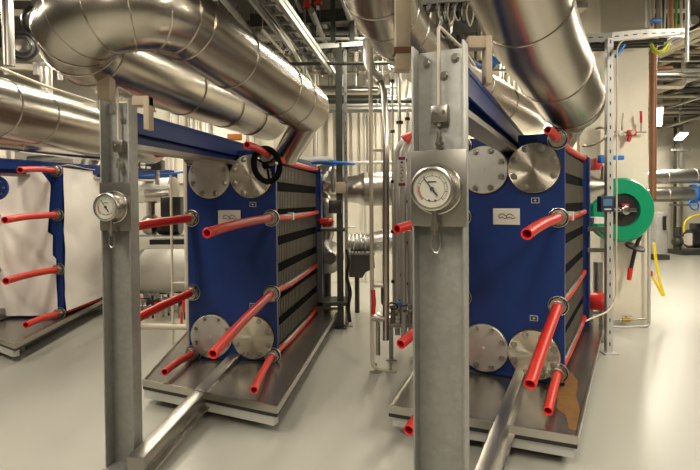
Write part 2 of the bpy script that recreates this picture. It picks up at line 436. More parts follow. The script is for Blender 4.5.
for fn in (fr, sd):
    o = finish(sheet(fn, 30, 44, None), 'plastic_wrap', plastic, T3, True, 80)
    s_ = o.modifiers.new('s', 'SOLIDIFY'); s_.thickness = .006
o = finish(sheet(lambda u, v: (-.41 + u * .84, .1 + v * 1.95, wz1 + .03 + abs(wob(u, v, 3))), 12, 20, None), 'plastic_wrap', plastic, T3, True, 80)
o.modifiers.new('s', 'SOLIDIFY').thickness = .006

# ------------------------------------------------------------------ drip trays
def tray(label, q, z, legs, beam=True):
    T = thing('drip_tray', label, 'drip tray', ((q[0] + q[1]) / 2).to_tuple()[:2] + (0,))
    c = sum(q, Vector()) / 4
    finish(MB().quadbox(q, z - .012, z - .004), 'pan', tray_m, T)
    mb = MB()
    for i in range(4):
        a, b = q[i].copy(), q[(i + 1) % 4].copy(); a.z = b.z = z - .012
        mb.beam(a, b, .012, .05)
    finish(mb, 'rim', steel, T)
    ins = [p.lerp(c, -.002) for p in q]
    finish(MB().quadbox(ins, z - .062, z - .036), 'rubber_pad', black, T)
    i2 = [p.lerp(c, .03) for p in q]
    for a, b in ((0, 1), (2, 3)):
        A, B = i2[a].copy(), i2[b].copy(); A.z = B.z = z - .095
        finish(MB().beam(A, B, .06, .065), 'support_beam', galv_l, T)
    for p in legs + [i2[2], i2[3]]:
        finish(MB().box((p.x - .03, p.y - .03, 0), (p.x + .03, p.y + .03, z - .12)).box((p.x - .06, p.y - .06, 0), (p.x + .06, p.y + .06, .01)), 'leg', galv, T)
    return T
zt_ = .19
q1 = [atz(143, 381, zt_), atz(277, 408, zt_), atz(340, 308, zt_), atz(205, 312, zt_)]
t1 = tray('stainless drip tray on the floor under the middle blue exchanger', q1, zt_, [q1[0].lerp(q1[2], .12), q1[1].lerp(q1[3], .12)])
q2 = [atz(389, 407, zt_), atz(577, 438, zt_), atz(607, 312, zt_), atz(450, 318, zt_)]
t2 = tray('stainless drip tray with a rust-brown stain under the right blue exchanger', q2, zt_, [q2[0].lerp(q2[2], .12), q2[1].lerp(q2[3], .12)])
q3 = [atz(-60, 318, zt_), atz(15, 345, zt_), atz(118, 293, zt_), atz(40, 285, zt_)]
t3 = tray('stainless drip tray under the plastic-wrapped exchanger at far left', q3, zt_, [q3[1].lerp(q3[3], .12)])
# rust stain on tray 2
cs = atz(562, 402, zt_ + .0); mb = MB(); n = 26; r1 = random.Random(4)
pts = [(546, 384), (560, 374), (570, 371), (578, 380), (576, 395), (580, 410), (576, 431), (568, 427), (566, 414), (556, 408), (558, 397), (549, 394)]
pts = [atz(x, y, zt_) for x, y in pts]
finish(MB().quadbox(fillet(pts, .05, 3), zt_ - .004, zt_ - .0025), 'rust_stain', stain_m, t2)

# ------------------------------------------------------------------ galvanised posts
def post(label, p, yaw, tall, w_=.205, d_=.075):
    T = thing('support_post', label, 'support post', p, -yaw)
    t = .008
    mb = MB().box((-w_ / 2, -.004, 0), (w_ / 2, .006, tall), None, .001)
    for sx in (-1, 1):
        mb.box((sx * w_ / 2 - (t if sx > 0 else 0), -d_, 0), (sx * w_ / 2 + (0 if sx > 0 else t), 0, tall + .01), None, .002)
        x0 = sx * (w_ / 2 - .022); 
    finish(mb, 'channel', galv, T, True)
    finish(MB().box((-w_ / 2 - .005, -d_ - .02, 0), (w_ / 2 + .02, .02, .012), None, .002), 'foot_plate', galv, T, True)
    for bx, bz in ((-.06, tall - .045), (.055, tall - .035), (.012, tall - .10)):
        mb = MB().hexbolt((bx, -.004, bz), (0, -1, 0), .013, .016); finish(mb, 'bolt', steel, T, True)
    # impulse line from the gauge up over the head of the post
    zg = 1.72
    mb = MB().tube(fillet([(-.005, -.03, zg + .12), (-.005, -.032, tall + .09), (.06, .12, tall + .03), (.09, .2, tall - .02)], .02, 4), .0065, 8)
    finish(mb, 'capillary_line', cream, T, True)
    b = finish(MB().box((-.035, -.05, tall - .29), (.035, -.004, tall - .22), None, .012), 'junction_clamp', steel_d, T, True)
    for sx in (-.018, .018): finish(MB().hexbolt((sx, -.05, tall - .25), (0, -1, 0), .006, .006), 'screw', steel, b, True)
    mb = MB().cyl((-.003, -.032, tall - .385), (-.003, -.032, tall - .345), .013, 6).cyl((-.003, -.032, tall - .345), (-.003, -.032, tall - .325), .009, 10).cyl((-.003, -.032, tall - .375), (-.003, -.032, tall - .365), .018, 12).cyl((-.003, -.032, 1.64), (-.003, -.032, tall - .385), .005, 8)
    finish(mb, 'line_fitting', steel, T, True)
    return T
def gauge(label, p, yaw, zc, s, hook=True):
    M = unit_frame(p.x, p.y, yaw)
    T = thing('pressure_gauge', label, 'pressure gauge', M @ Vector((0, -.08, zc)), -yaw)
    P = lambda mb, n, m_, par=T: finish(mb, n, m_, par, True)
    P(MB().box((-.098 * s, .0, -.135 * s), (.106 * s, .004, .14 * s), None, .0015), 'mounting_plate', steel_d)
    fl = P(MB().lathe([(0, .092 * s), (.006, .092 * s), (.01, .088 * s), (.01, .06)], (.0, -.004, 0), (0, -1, 0), 40), 'mounting_flange', steel)
    for an in (PI / 2, PI / 2 + 2 * PI / 3, PI / 2 + 4 * PI / 3):
        finish(MB().hexbolt((.083 * s * math.cos(an), -.014, .083 * s * math.sin(an)), (0, -1, 0), .005, .005), 'screw', steel_d, fl, True)
    y0 = -.012
    P(MB().lathe([(0, .070 * s), (.045, .070 * s), (.05, .078 * s), (.065, .078 * s), (.068, .074 * s), (.068, .067 * s), (.058, .066 * s), (.058, .001)], (0, y0, 0), (0, -1, 0), 44), 'case', steel)
    f = P(MB().lathe([(.0585, .066 * s), (.0595, .066 * s)], (0, y0, 0), (0, -1, 0), 40), 'dial', face_w)
    yd = y0 - .0605
    mb = MB()
    for k in range(41):
        an = math.radians(225 - k * 270 / 40); r0 = (.047 if k % 5 == 0 else .051) * s; r1_ = .056 * s; w_ = .0011 if k % 5 == 0 else .0006
        a = Vector((math.cos(an) * r0, yd, math.sin(an) * r0)); b = Vector((math.cos(an) * r1_, yd, math.sin(an) * r1_))
        mb.beam(a, b, w_ * 2, .001, (0, 1, 0))
    mb.torus((0, yd, 0), (0, 1, 0), .045 * s, .0007, 30, 4)
    for dx in (-.012, .012): mb.box((dx - .004, yd - .001, -.044 * s), (dx + .004, yd, -.038 * s))
    mb.box((-.016, yd - .001, .022 * s), (.016, yd, .026 * s))
    finish(mb, 'dial_scale', print_m, f, True)
    mb = MB()
    for k in range(9):
        a0 = math.radians(170 + k * 6); a1 = math.radians(176 + k * 6); R = .049 * s
        mb.beam((math.cos(a0) * R, yd, math.sin(a0) * R), (math.cos(a1) * R, yd, math.sin(a1) * R), .003, .001, (0, 1, 0))
    finish(mb, 'red_range', redp, f, True)
    an = math.radians(128); d = Vector((math.cos(an), 0, math.sin(an))); o = Vector((0, yd - .004, 0))
    mb = MB().beam(o - d * .032 * s, o - d * .005, .006, .0015, (0, 1, 0)).beam(o - d * .01, o + d * .05 * s, .0035, .0015, (0, 1, 0)).cyl(o + Vector((0, .003, 0)), o - Vector((0, .002, 0)), .0075, 14)
    finish(mb, 'needle', print_m, f, True)
    mb = MB().cyl((0, -.035, -.068 * s), (0, -.035, -.12 * s), .012, 12).cyl((0, -.035, -.12 * s), (0, -.035, -.15 * s), .017, 6).cyl((0, -.035, -.15 * s), (0, -.035, -.165 * s), .01, 10)
    P(mb, 'stem', steel)
    if hook:
        P(MB().tube(fillet([(-.012, -.03, -.155 * s), (-.018, -.03, -.21 * s), (.005, -.03, -.235 * s), (.022, -.03, -.2 * s), (.014, -.03, -.15 * s)], .02, 4), .0025, 6), 'wire_loop', steel)
    return T
TP1 = post('tall galvanised channel post left of the middle exchanger', P1, .22, 2.13, .19)
TP2 = post('tall galvanised channel post standing nearest the camera, at the centre', P2, .43, 2.14, .205)
gauge('round pressure gauge on the left galvanised post', P1, .22, 1.525, 1.0)
gauge('larger-looking round pressure gauge on the nearest galvanised post', P2, .43, 1.592, 1.06)

# bent hook brackets over the carrying bars, beige hanging struts
def hookbr(label, a, b, c_, y, wd):
    A, B, C_ = at(*a, y), at(*b, y), at(*c_, y)
    mb = MB().box((A.x, y - .03, A.z - .05), (B.x, y + .03, A.z), None, .002).box((B.x - wd, y - .035, C_.z), (B.x, y + .035, A.z), None, .002)
    return one('hanger_bracket', mb, beige, label, 'bracket')
hookbr('beige bent bracket hooked over the bar beside the left post', (134, 97), (151, 97), (151, 130), 2.80, .03)
hookbr('beige bent bracket hooked over the bar beside the nearest post', (467, 38), (490, 38), (490, 85), 2.2, .026)
def hang(label, x0, x1, ytop, ybot, Y, ext=0):
    A, B = at(x0, ytop, Y), at(x1, ybot, Y)
    T = thing('hanging_strut', label, 'strut', ((A.x + B.x) / 2, Y, B.z))
    finish(MB().box((A.x, Y - .04, B.z), (B.x, Y + .04, A.z + ext), None, .003), 'tube', beige, T)
    return T, A, B
h1, A, B = hang('short beige square strut above the left post, holding up the silver pipe', 100, 113, 62, 112, 3.0)
finish(MB().box((A.x - .03, 2.94, A.z - .02), (B.x + .03, 3.06, A.z + .01)), 'scorched_saddle', rust, h1)
h2, A, B = hang('long beige square strut hanging from the ceiling left of the nearest post', 395, 410, 0, 71, 2.5, CZ - at(395, 0, 2.5).z)
finish(MB().box((A.x - .01, 2.45, at(0, 58, 2.5).z), (B.x + .01, 2.55, at(0, 53, 2.5).z)), 'clamp_band', rust, h2)

# ------------------------------------------------------------------ big insulated pipes
def bigpipe(label, pts, r, seams, m_=clad, name='insulated_pipe', n=44, stubs=(), cap=True, tags=()):
    o = Vector(pts[0]); T = thing(name, label, 'pipe', o)
    finish(MB().tube(pts, r, n, cap), 'cladding', m_, T, sharp=30)
    P = [Vector(p) for p in pts]
    for (i, t) in seams:               # seam ring on segment i at t
        d = (P[i + 1] - P[i]).normalized(); c_ = P[i].lerp(P[i + 1], t)
        if t in (0, 0.) and i > 0: d = ((P[i] - P[i - 1]).normalized() + d).normalized()
        rr = r if not isinstance(r, list) else r[i] * (1 - t) + r[i + 1] * t
        finish(MB().torus(c_, d, rr + .001, .0055, 44, 6), 'seam_band', m_, T)
    for (a, b, r_, rb) in stubs:
        finish(MB().cyl(a, b, r_, 28, rb), 'branch', m_, T)
    for (p, nrm) in tags:
        p = Vector(p)
        finish(MB().box((p.x - .035, p.y - .01, p.z - .02), (p.x + .035, p.y + .01, p.z + .02)), 'tag_plate', plate_w, T)
    return T
PZ = 2.46
# U-bend pipe over the middle exchanger
def arc(c, R, a0, a1, n, z):
    return [Vector((c[0] + R * math.cos(a0 + (a1 - a0) * i / n), c[1] + R * math.sin(a0 + (a1 - a0) * i / n), z)) for i in range(n + 1)]
phi = math.radians(16); C = Vector((-1.29, 2.95)); R_ = .27; r_p = .215
ra = -phi                                    # right-hand normal angle of heading phi (from +Y towards +X)
A0 = arc(C, R_, ra, ra - PI, 7, PZ)
for k_, p_ in enumerate(A0): p_.z = 2.63 - .17 * k_ / 7
hd = Vector((math.sin(phi), math.cos(phi), 0))
endR = Vector((-.38, 4.5, 2.37)); endL = Vector((-.95, 5.9, 2.48))
pts = [endR + hd * .13, endR, A0[0] + (endR - A0[0]) * .02] + A0[1:] + [endL, endL + hd * .15]
rr = [.15, r_p] + [r_p] * 8 + [r_p, .14]
bigpipe('huge silver-clad pipe with a U-bend over the middle exchanger', pts, rr,
        [(i, 0.) for i in range(2, 10)] + [(1, .15), (1, .30), (1, .66), (1, .93), (9, .35), (9, .6), (9, .8)],
        stubs=[(endR + Vector((.0, .0, -.1)) , Vector((-.60, 4.75, 1.98)), .125, .115)], tags=[(at(301, 106, 4.25), 0)])
# far-left pipe
a = at(-60, 93, 3.6); b = at(104, 133, 5.2); c2 = at(150, 146, 6.6)
bigpipe('wide silver-clad pipe at far left, running above the plastic-wrapped exchanger', [a, b, c2], .235, [(0, .28), (0, .5), (0, .96)], tags=[(at(89, 125, 4.75), 0)])
a = at(-60, 128, 5.0); b = at(100, 150, 6.9)
bigpipe('thinner silver-clad pipe just below the wide pipe at far left', [a, b, b + Vector((.3, .3, -.15))], [.15, .15, .1], [(0, .4)])
# pipes over the right exchanger
a = at(498, -75, 2.15); b = at(532, 28, 2.75); c_ = at(573, 103, 3.85); e_ = c_ + (c_ - b).normalized() * .16
bigpipe('huge silver-clad pipe running above the right exchanger, ending over it', [a - (b - a) * 2.6, a, b, c_, e_], [.235, .235, .235, .225, .15], [(1, .75), (2, .45), (2, .93)],
        stubs=[(c_ + Vector((.0, .02, -.12)), at(556, 150, 4.5), .12, .11)], tags=[(at(581, 93, 3.6), 0)])
bp = [Vector((.13, 2.75, CZ - .06)), at(372, -60, 2.9), at(378, -12, 3.25), at(386, 10, 3.5), at(399, 30, 3.8), at(425, 58, 4.4), at(520, 116, 6.6), at(535, 124, 7.2)]
bigpipe('silver-clad pipe with gored elbow partly behind the nearest post', bp, [.23] * 7 + [.14], [(2, 0.), (3, 0.), (4, 0.), (5, 0.), (5, .4), (5, .7)])

#BG0
# ------------------------------------------------------------------ background helpers
def PX(*p): return [at(*q) for q in p]
def pipe(name, label, pts, r, m_, cat='pipe', group=None, fr=0, n=12):
    P = PX(*pts)
    if fr: P = fillet(P, fr, 5)
    return one(name, MB().tube(P, r, n), m_, label, cat, group)
def vpole(x, y0, y1, Y):            # vertical line at pixel x, between pixel heights
    a = at(x, y1, Y); b = at(x, y0, Y); b.x = a.x = (a.x + b.x) / 2; return a, b
def strutpole(label, x, y0, y1, Y, w_, m_, floor=False, top=None, name='strut_column'):
    a, b = vpole(x, y0, y1, Y)
    if floor: a.z = 0
    if top: b.z = top
    T = thing(name, label, 'column', a)
    mb = MB().box((a.x - w_, Y - .004, a.z), (a.x + w_, Y + .004, b.z)); 
    for sx in (-1, 1): mb.box((a.x + sx * w_ - .003, Y - .0, a.z), (a.x + sx * w_ + .003, Y + .05, b.z))
    finish(mb, 'channel', m_, T)
    mb = MB(); zz = a.z + .08
    while zz < b.z - .05: mb.box((a.x - w_ * .22, Y - .006, zz), (a.x + w_ * .22, Y - .0035, zz + .035)); zz += .12
    finish(mb, 'slots', strut_m, T)
    if floor: finish(MB().box((a.x - .07, Y - .05, 0), (a.x + .07, Y + .09, .012)), 'foot_plate', m_, T)
    return T

# ---- corrugated sheets on the back wall
def corr(label, x0, x1, z0, z1, Y):
    mb = MB(); n = int((x1 - x0) / .15)
    pts = []
    for i in range(n):
        x = x0 + i * (x1 - x0) / n; d = (x1 - x0) / n
        pts += [(x, Y), (x + d * .3, Y), (x + d * .36, Y - .09), (x + d * .9, Y - .09)]
    pts += [(x1, Y), (x1, Y + .03), (x0, Y + .03)]
    mb.quadbox([Vector((p[0], p[1], 0)) for p in pts], z0, z1)
    return one('corrugated_panel', mb, corr_m, label, 'panel')
corr('pale corrugated metal sheet on the back wall, seen between the two blue exchangers', -.45, .75, 1.95, 3.3, 9.46)
corr('pale corrugated metal sheet on the back wall behind the left post', -4.1, -2.6, 1.9, 2.9, 9.46)

# ---- behind the left post
T = thing('storage_vessel', 'white jacketed horizontal vessel low down between the left post and the middle exchanger', 'vessel', at(170, 292, 7.3))
a, b = at(143, 271, 7.3), at(215, 271, 7.3)
finish(MB().lathe([(0, .29), (.03, .32), (.03 + (b - a).length, .32)], a, b - a, 36), 'shell', white, T)
finish(MB().lathe([(-.12, .24), (-.1, .3), (0, .3), (.01, .33), (.05, .33)], a, b - a, 36), 'end_flange', steel_d, T)
for x in (152, 200):
    p = at(x, 285, 7.3); finish(MB().box((p.x - .05, 7.1, 0), (p.x + .05, 7.5, p.z)), 'saddle', galv, T)
T = thing('insulated_pipe', 'white jacketed pipe with round flanged end behind the red sleeve, below the small handwheel', 'pipe', at(150, 190, 7.7))
a, b = at(95, 192, 7.7), at(172, 190, 7.7)
finish(MB().cyl(a, b, .19, 28), 'jacket', white, T); finish(MB().lathe([(0, .2), (.05, .2), (.07, .12), (.09, .05)], b, b - a, 28), 'flange', steel, T)
finish(MB().cyl(at(146, 194, 7.45), at(170, 193, 7.45), .07, 18), 'side_branch', steel, T)
T = thing('valve', 'small black valve handwheel high up between the left post and the middle exchanger', 'valve', at(150, 175, 7.2))
c = at(146, 165, 7.1)
finish(MB().torus(c, (.35, -1, 0), .092, .014, 24, 8).cyl(c + Vector((-.09, 0, 0)), c + Vector((.09, 0, 0)), .009, 6).cyl(c + Vector((0, 0, -.09)), c + Vector((0, 0, .09)), .009, 6), 'handwheel', blackm, T)
finish(MB().cyl(c, c + Vector((.1, .1, 0)), .02, 8).box((c.x + .05, c.y + .03, c.z - .07), (c.x + .2, c.y + .2, c.z + .08), None, .01), 'gearbox', blackm, T)
finish(MB().cyl(c + Vector((.12, .1, -.07)), c + Vector((.12, .1, -.28)), .03, 12), 'stem', steel, T)
pipe('conduit', 'blue thin conduit running just under the small black valve', [(140, 176, 7.3), (160, 175, 7.3), (184, 172, 7.3)], .014, blue_b, 'conduit')
T = thing('pump', 'black electric pump with steel casing standing on the white vessel', 'pump', at(165, 246, 6.9))
a, b = at(160, 226, 6.9), at(181, 226, 6.9)
mb = MB().cyl(a, b, .12, 24)
for k in range(10): p = a.lerp(b, .15 + k * .08); mb.cyl(p, p + (b - a) * .02, .135, 24)
finish(mb, 'motor', blackm, T)
finish(MB().box((at(163, 220, 6.9).x, 6.8, at(0, 218, 6.9).z), (at(180, 0, 6.9).x, 7.0, at(0, 198, 6.9).z), None, .02), 'terminal_box', blackm, T)
c = at(151, 225, 6.9)
finish(MB().lathe([(-.1, .05), (-.08, .12), (0, .16), (.06, .15), (.1, .08)], c, (1, 0, 0), 28), 'volute', steel, T)
finish(MB().cyl(c, c + Vector((0, 0, .32)), .06, 18).lathe([(0, .09), (.03, .09)], c + Vector((0, 0, .3)), (0, 0, 1), 20), 'outlet', steel, T)
finish(MB().box((at(150, 0, 6.9).x, 6.75, at(0, 245, 6.9).z), (at(188, 0, 6.9).x, 7.05, at(0, 240, 6.9).z)), 'base', blackm, T)
T = thing('pipe_stand', 'cream tubular stand just left of the middle exchanger', 'stand', atz(187, 352, 0))
a, b = vpole(187, 150, 345, 5.4); a.z = 0
finish(MB().cyl(a, b + Vector((0, 0, 1.6)), .028, 12), 'upright', cream, T)
a2, b2 = vpole(172, 175, 350, 5.4); a2.z = 0
finish(MB().cyl(a2, b2, .014, 8), 'thin_upright', cream, T)
finish(MB().tube(PX((135, 326, 5.4), (187, 327, 5.4)), .032, 10), 'low_rail', cream, T)
finish(MB().tube(PX((172, 283, 5.4), (187, 283, 5.4)), .012, 8), 'cross_rail', cream, T)
# valve skid with small valves
T = thing('valve_skid', 'low skid of small steel valves on the floor under the white vessel', 'valve skid', atz(160, 325, 0))
rv = random.Random(11)
finish(MB().box((at(118, 0, 6.2).x, 6.1, .0), (at(192, 0, 6.2).x, 6.6, .07)), 'skid', cream, T)
for k in range(9):
    p = at(142 + k * 5.3, 300 + rv.uniform(0, 14), 6.2 + rv.uniform(0, .3))
    mb = MB().cyl(p - Vector((.06, 0, 0)), p + Vector((.06, 0, 0)), rv.uniform(.025, .045), 10).cyl((p.x, p.y, .05), p + Vector((0, 0, .09)), .014, 8)
    mb.lathe([(0, .05), (.012, .05)], p + Vector((-.06, 0, 0)), (1, 0, 0), 14).lathe([(0, .05), (.012, .05)], p + Vector((.05, 0, 0)), (1, 0, 0), 14)
    v = finish(mb, 'valve_body', [steel, steel_d, black][k % 3], T)
    finish(MB().torus(p + Vector((0, 0, .1)), (0, .3, 1), .04, .008, 14, 6), 'valve_wheel', [redp, black, galv][k % 3], v)
one('oxide_red_valve', MB().box((at(179, 0, 5.8).x, 5.75, at(0, 313, 5.8).z), (at(184, 0, 5.8).x, 5.85, at(0, 300, 5.8).z), None, .01).cyl(at(181.5, 326, 5.8), at(181.5, 312, 5.8), .015, 8), redp,
    'small dark red valve beside the cream stand', 'valve')

# ---- far left
def roundflange(label, px, py, Y, r, ax, nm='blank_flange'):
    c = at(px, py, Y); ax = Vector(ax).normalized(); T = thing(nm, label, 'flange', c)
    finish(MB().torus(c, ax, r, r * .13, 36, 8).torus(c + ax * .04, ax, r * .68, r * .1, 36, 8), 'ring', blackm, T)
    finish(MB().lathe([(-.05, r * .98), (-.01, r * .98), (0, r * .6), (.02, r * .5), (.0, .001)], c, ax, 36), 'cover', steel_d, T)
    finish(MB().cyl(c - ax * .05, c - ax * .5, r * .8, 28), 'pipe_end', steel_d, T)
roundflange('dark round pipe end with black rings, the lower one at the top left corner', 22, 46, 5.0, .13, (.3, -1, -.15))
roundflange('dark round pipe end with black rings, the upper one at the top left corner', 33, 20, 5.3, .13, (-.2, -1, -.15))
c = at(-4, 188, 5.6); T = thing('bolted_flange', 'dark blue bolted flange cut by the left edge of the picture', 'flange', c)
finish(MB().lathe([(0, .14), (.03, .14)], c, (.1, -1, 0), 32), 'disc', blue, T)
for k in range(10):
    an = 2 * PI * k / 10; finish(MB().cyl(c + Vector((.112 * math.cos(an), -.03, .112 * math.sin(an))), c + Vector((.112 * math.cos(an), -.05, .112 * math.sin(an))), .012, 6), 'bolt', steel, T)
pipe('insulated_pipe', 'small silver pipe just above the plastic-wrapped exchanger', [(30, 162, 8.0), (76, 160, 8.0)], .1, clad_b, n=20)
pipe('insulated_pipe', 'short sloping silver pipe right of the plastic-wrapped exchanger top', [(88, 168, 7.0), (104, 135, 7.0)], .11, clad_b, n=20)
one('warning_lamp', MB().box((at(57, 0, 8).x, 7.95, at(0, 156, 8).z), (at(63, 0, 8).x, 8.05, at(0, 149, 8).z), None, .015), orange, 'small orange housing above the plastic-wrapped exchanger', 'lamp')
one('warning_lamp', MB().box((at(226, 0, 6.5).x, 6.45, at(0, 142, 6.5).z), (at(240, 0, 6.5).x, 6.55, at(0, 136, 6.5).z), None, .015), orange, 'orange housing just above the bar of the middle exchanger', 'lamp')
for i, (x, y0, y1, Y, r, m_, lb) in enumerate(((8, 0, 66, 4.6, .05, steel_d, 'upright silver pipe at the top left corner'), (46, 62, 110, 6.0, .07, clad_b, 'upright silver pipe rising behind the far-left wide pipe'),
        (4, 150, 310, 6.9, .05, cream, 'upright cream pipe at the left edge behind the wrapped exchanger'), (14, 150, 300, 7.5, .03, cream, 'thin upright cream pipe near the left edge'),
        (60, 50, 80, 6.2, .03, galv_l, 'thin upright pipe rising between the far-left wide pipe and the U-bend'))):
    a, b = vpole(x, y0, y1, Y); 
    if y0 < 70: b.z = CZ
    if y1 > 150: a.z = 0
    one('upright_pipe', MB().cyl(a, b, r, 16), m_, lb, 'pipe')
pipe('cable_channel', 'cream channel running above the far-left wide pipe', [(0, 68, 4.4), (45, 86, 5.4), (95, 102, 6.5)], .015, cream, 'channel', n=4)
T = thing('slotted_rack', 'cream slotted frame in the top left corner', 'frame', at(20, 70, 5.4))
for x in (7, 36): a, b = vpole(x, 5, 75, 5.6); finish(MB().beam(a, b + Vector((0, 0, .5)), .05, .05), 'upright', galv, T)
for y in (12, 66): finish(MB().beam(at(5, y, 5.6), at(38, y + 2, 5.6), .05, .06), 'cross_bar', cream, T)

# ---- between the blue exchangers
strutpole('dark slotted steel column right of the middle exchanger', 339.5, 40, 330, 6.05, .036, strut_m, True, 3.45)
strutpole('paler slotted steel column just right of the dark slotted column', 346, 60, 325, 6.15, .018, galv, True, 3.4)
T = thing('pipe_rack', 'tall tubular rack of upright pipes on the floor between the blue exchangers', 'pipe rack', atz(380, 376, 0))
a, b = vpole(371.5, 60, 376, 4.5); a.z = .05
finish(MB().tube(fillet([b + Vector((0, 0, 1.2)), a, at(398, 376, 4.5) * 1], .03, 4), .019, 10), 'frame_tube', cream, T)
finish(MB().tube(fillet(PX((366, -10, 4.7), (369, 72, 4.7), (384, 84, 4.6), (386, 150, 4.5), (386, 340, 4.5)), .12, 6), .03, 16), 'elbow_pipe', steel, T)
finish(MB().tube(fillet(PX((368, 40, 4.7), (369, 70, 4.7), (381, 82, 4.62)), .12, 6), .05, 18), 'elbow_cladding', steel, T)
for y in (150, 286): finish(MB().tube(PX((371, y, 4.5), (387, y, 4.5)), .014, 8), 'cross_tube', cream, T)
for x in (376, 391): p = at(x, 372, 4.5); finish(MB().cyl((p.x, p.y, 0), (p.x, p.y, .015), .055, 16).cyl((p.x, p.y, 0), (p.x, p.y, .08), .012, 8), 'foot', steel, T)
finish(MB().box((at(379, 0, 4.55).x, 4.5, at(0, 308, 4.5).z), (at(385, 0, 4.55).x, 4.6, at(0, 290, 4.5).z), None, .01), 'actuator', blackm, T)
finish(MB().tube(fillet(PX((373, 290, 4.45), (374, 302, 4.42), (373, 314, 4.45)), .03, 4), .02, 10), 'red_lever', redp, T)
finish(MB().cyl(at(371, 318, 4.5), at(386, 319, 4.5), .03, 12).lathe([(0, .055), (.025, .055)], at(377, 318, 4.5), (1, 0, 0), 16).cyl(at(378, 318, 4.5), at(378, 355, 4.5), .02, 10), 'valve_body', steel, T)
UP = 'upright steel pipes left of the nearest post'
for x, Y, r in ((397, 5.0, .035), (403.5, 4.8, .038), (411, 4.9, .04)):
    a, b = vpole(x, 150, 312, Y); a.z = .2
    one('upright_pipe', MB().tube(fillet([a, b, b + Vector((.07, 0, .1)), b + Vector((.25, .1, .1))], .08, 5), r * .8, 14), galv_l, 'upright bright steel pipe with bent top close left of the nearest post', 'pipe', UP)
for x, Y, r, y0 in ((393, 5.2, .012, 70), (408, 5.4, .014, 110), (400, 5.5, .02, 60)):
    a, b = vpole(x, y0, 330, Y); a.z = .3
    T = thing('thin_pipe', {393: 'thin upright pipe with black clips left of the nearest post', 408: 'thin upright pipe right behind the bent steel pipes', 400: 'slim upright pipe behind the lettered marker strip'}[x], 'pipe', a)
    finish(MB().cyl(a, b, r, 10), 'tube', [galv_l, steel, cream][(x) % 3], T)
    for k in range(5):
        p = a.lerp(b, .15 + .2 * k); finish(MB().lathe([(0, r * 2.0), (.03, r * 2.0)], p, (0, 0, 1), 12), 'clip', redp if (x == 400 and k == 2) else black, T)
T = thing('pipe_manifold', 'low steel manifold with small handwheels under the bent upright pipes left of the nearest post', 'manifold', atz(405, 352, 0))
a, b = at(388, 322, 4.85), at(422, 322, 4.85)
finish(MB().cyl(a, b, .055, 18), 'header', steel, T)
for x, yy in ((393, 306), (402, 303), (410, 308)):
    c = at(x, yy, 4.8); finish(MB().cyl((c.x, c.y, a.z), c, .022, 12).lathe([(0, .045), (.02, .045)], c - Vector((0, 0, .08)), (0, 0, 1), 16), 'valve_body', steel_d, T)
    finish(MB().torus(c, (.2, -.5, 1), .045, .009, 18, 6).cyl(c - Vector((.045, 0, 0)), c + Vector((.045, 0, 0)), .006, 6), 'valve_wheel', {393: black, 402: blue_b, 410: galv}[x], T)
for x in (391, 418):
    p = at(x, 322, 4.85); finish(MB().box((p.x - .02, p.y - .02, 0), (p.x + .02, p.y + .02, p.z)).box((p.x - .05, p.y - .05, 0), (p.x + .05, p.y + .05, .01)), 'leg', galv, T)
T = thing('pipe_marker', 'narrow lettered marker strip with dark red bands on the upright pipe', 'marker', at(402, 186, 4.7))
A, B = at(398.5, 186, 4.7), at(405, 157, 4.7)
finish(MB().box((A.x, 4.69, A.z), (B.x, 4.7, B.z)), 'strip', plate_w, T)
h = B.z - A.z
finish(MB().box((A.x - .001, 4.687, A.z), (B.x + .001, 4.69, A.z + h * .1)).box((A.x - .001, 4.687, B.z - h * .1), (B.x + .001, 4.69, B.z)), 'band', maroon, T)
mb = MB(); cx = (A.x + B.x) / 2
mb.prism([(cx - .018, 4.687, B.z - h * .22), (cx + .018, 4.687, B.z - h * .22), (cx, 4.687, B.z - h * .13)], (0, .003, 0))
for k in range(5):
    z_ = A.z + h * (.17 + k * .115)
    mb.box((cx - .012, 4.687, z_), (cx + .012, 4.69, z_ + .006)).box((cx - .012 + (k % 2) * .018, 4.687, z_), (cx - .006 + (k % 2) * .018, 4.69, z_ + .024))
finish(mb, 'lettering', print_m, T)
c = at(408, 137, 4.75); one('red_cap', MB().lathe([(0, .055), (.03, .05), (.1, .012)], c - Vector((.03, 0, .03)), (.7, 0, .7), 16), redp, 'red cone-shaped cap on a bent pipe left of the nearest post', 'cap')
T = thing('insulated_pipe', 'grey steel pipe with ribbed reducer crossing between the blue exchangers', 'pipe', at(380, 205, 7.0))
a, b = at(364, 189, 7.0), at(415, 188, 7.0)
finish(MB().cyl(a, b, .235, 32), 'cladding', steel_d, T)
mb = MB().lathe([(0, .235), (.06, .22), (.08, .2), (.16, .19), (.3, .17), (.5, .16)], a, a - b, 32)
finish(mb, 'reducer', steel, T)
for t in (.1, .45, .8): finish(MB().torus(a.lerp(b, t), b - a, .238, .008, 32, 6), 'seam_band', steel, T)
T = thing('insulated_pipe', 'silver ribbed pipe low down behind the tubular rack', 'pipe', at(370, 252, 7.0))
a, b = at(348, 243, 7.0), at(420, 241, 7.0)
finish(MB().tube([a, a.lerp(b, .3), a.lerp(b, .45), b], [.12, .13, .17, .17], 28), 'cladding', clad_b, T)
for k in range(5): finish(MB().torus(a.lerp(b, .03 + .05 * k), b - a, .14, .012, 28, 6), 'rib', clad_b, T)
T = thing('duct_hopper', 'dark grey tapered sheet-metal box below the silver ribbed pipe', 'duct', at(362, 278, 6.7))
p = [at(350, 255, 6.7), at(374, 255, 6.7), at(375, 268, 6.7), at(366, 272, 6.7), at(362, 278, 6.7), at(349, 277, 6.7)]
finish(MB().prism(p, (0, .35, 0)), 'body', greydk, T)
finish(MB().beam(at(349, 254, 6.68), at(375, 254, 6.68), .03, .02), 'flange', galv, T)
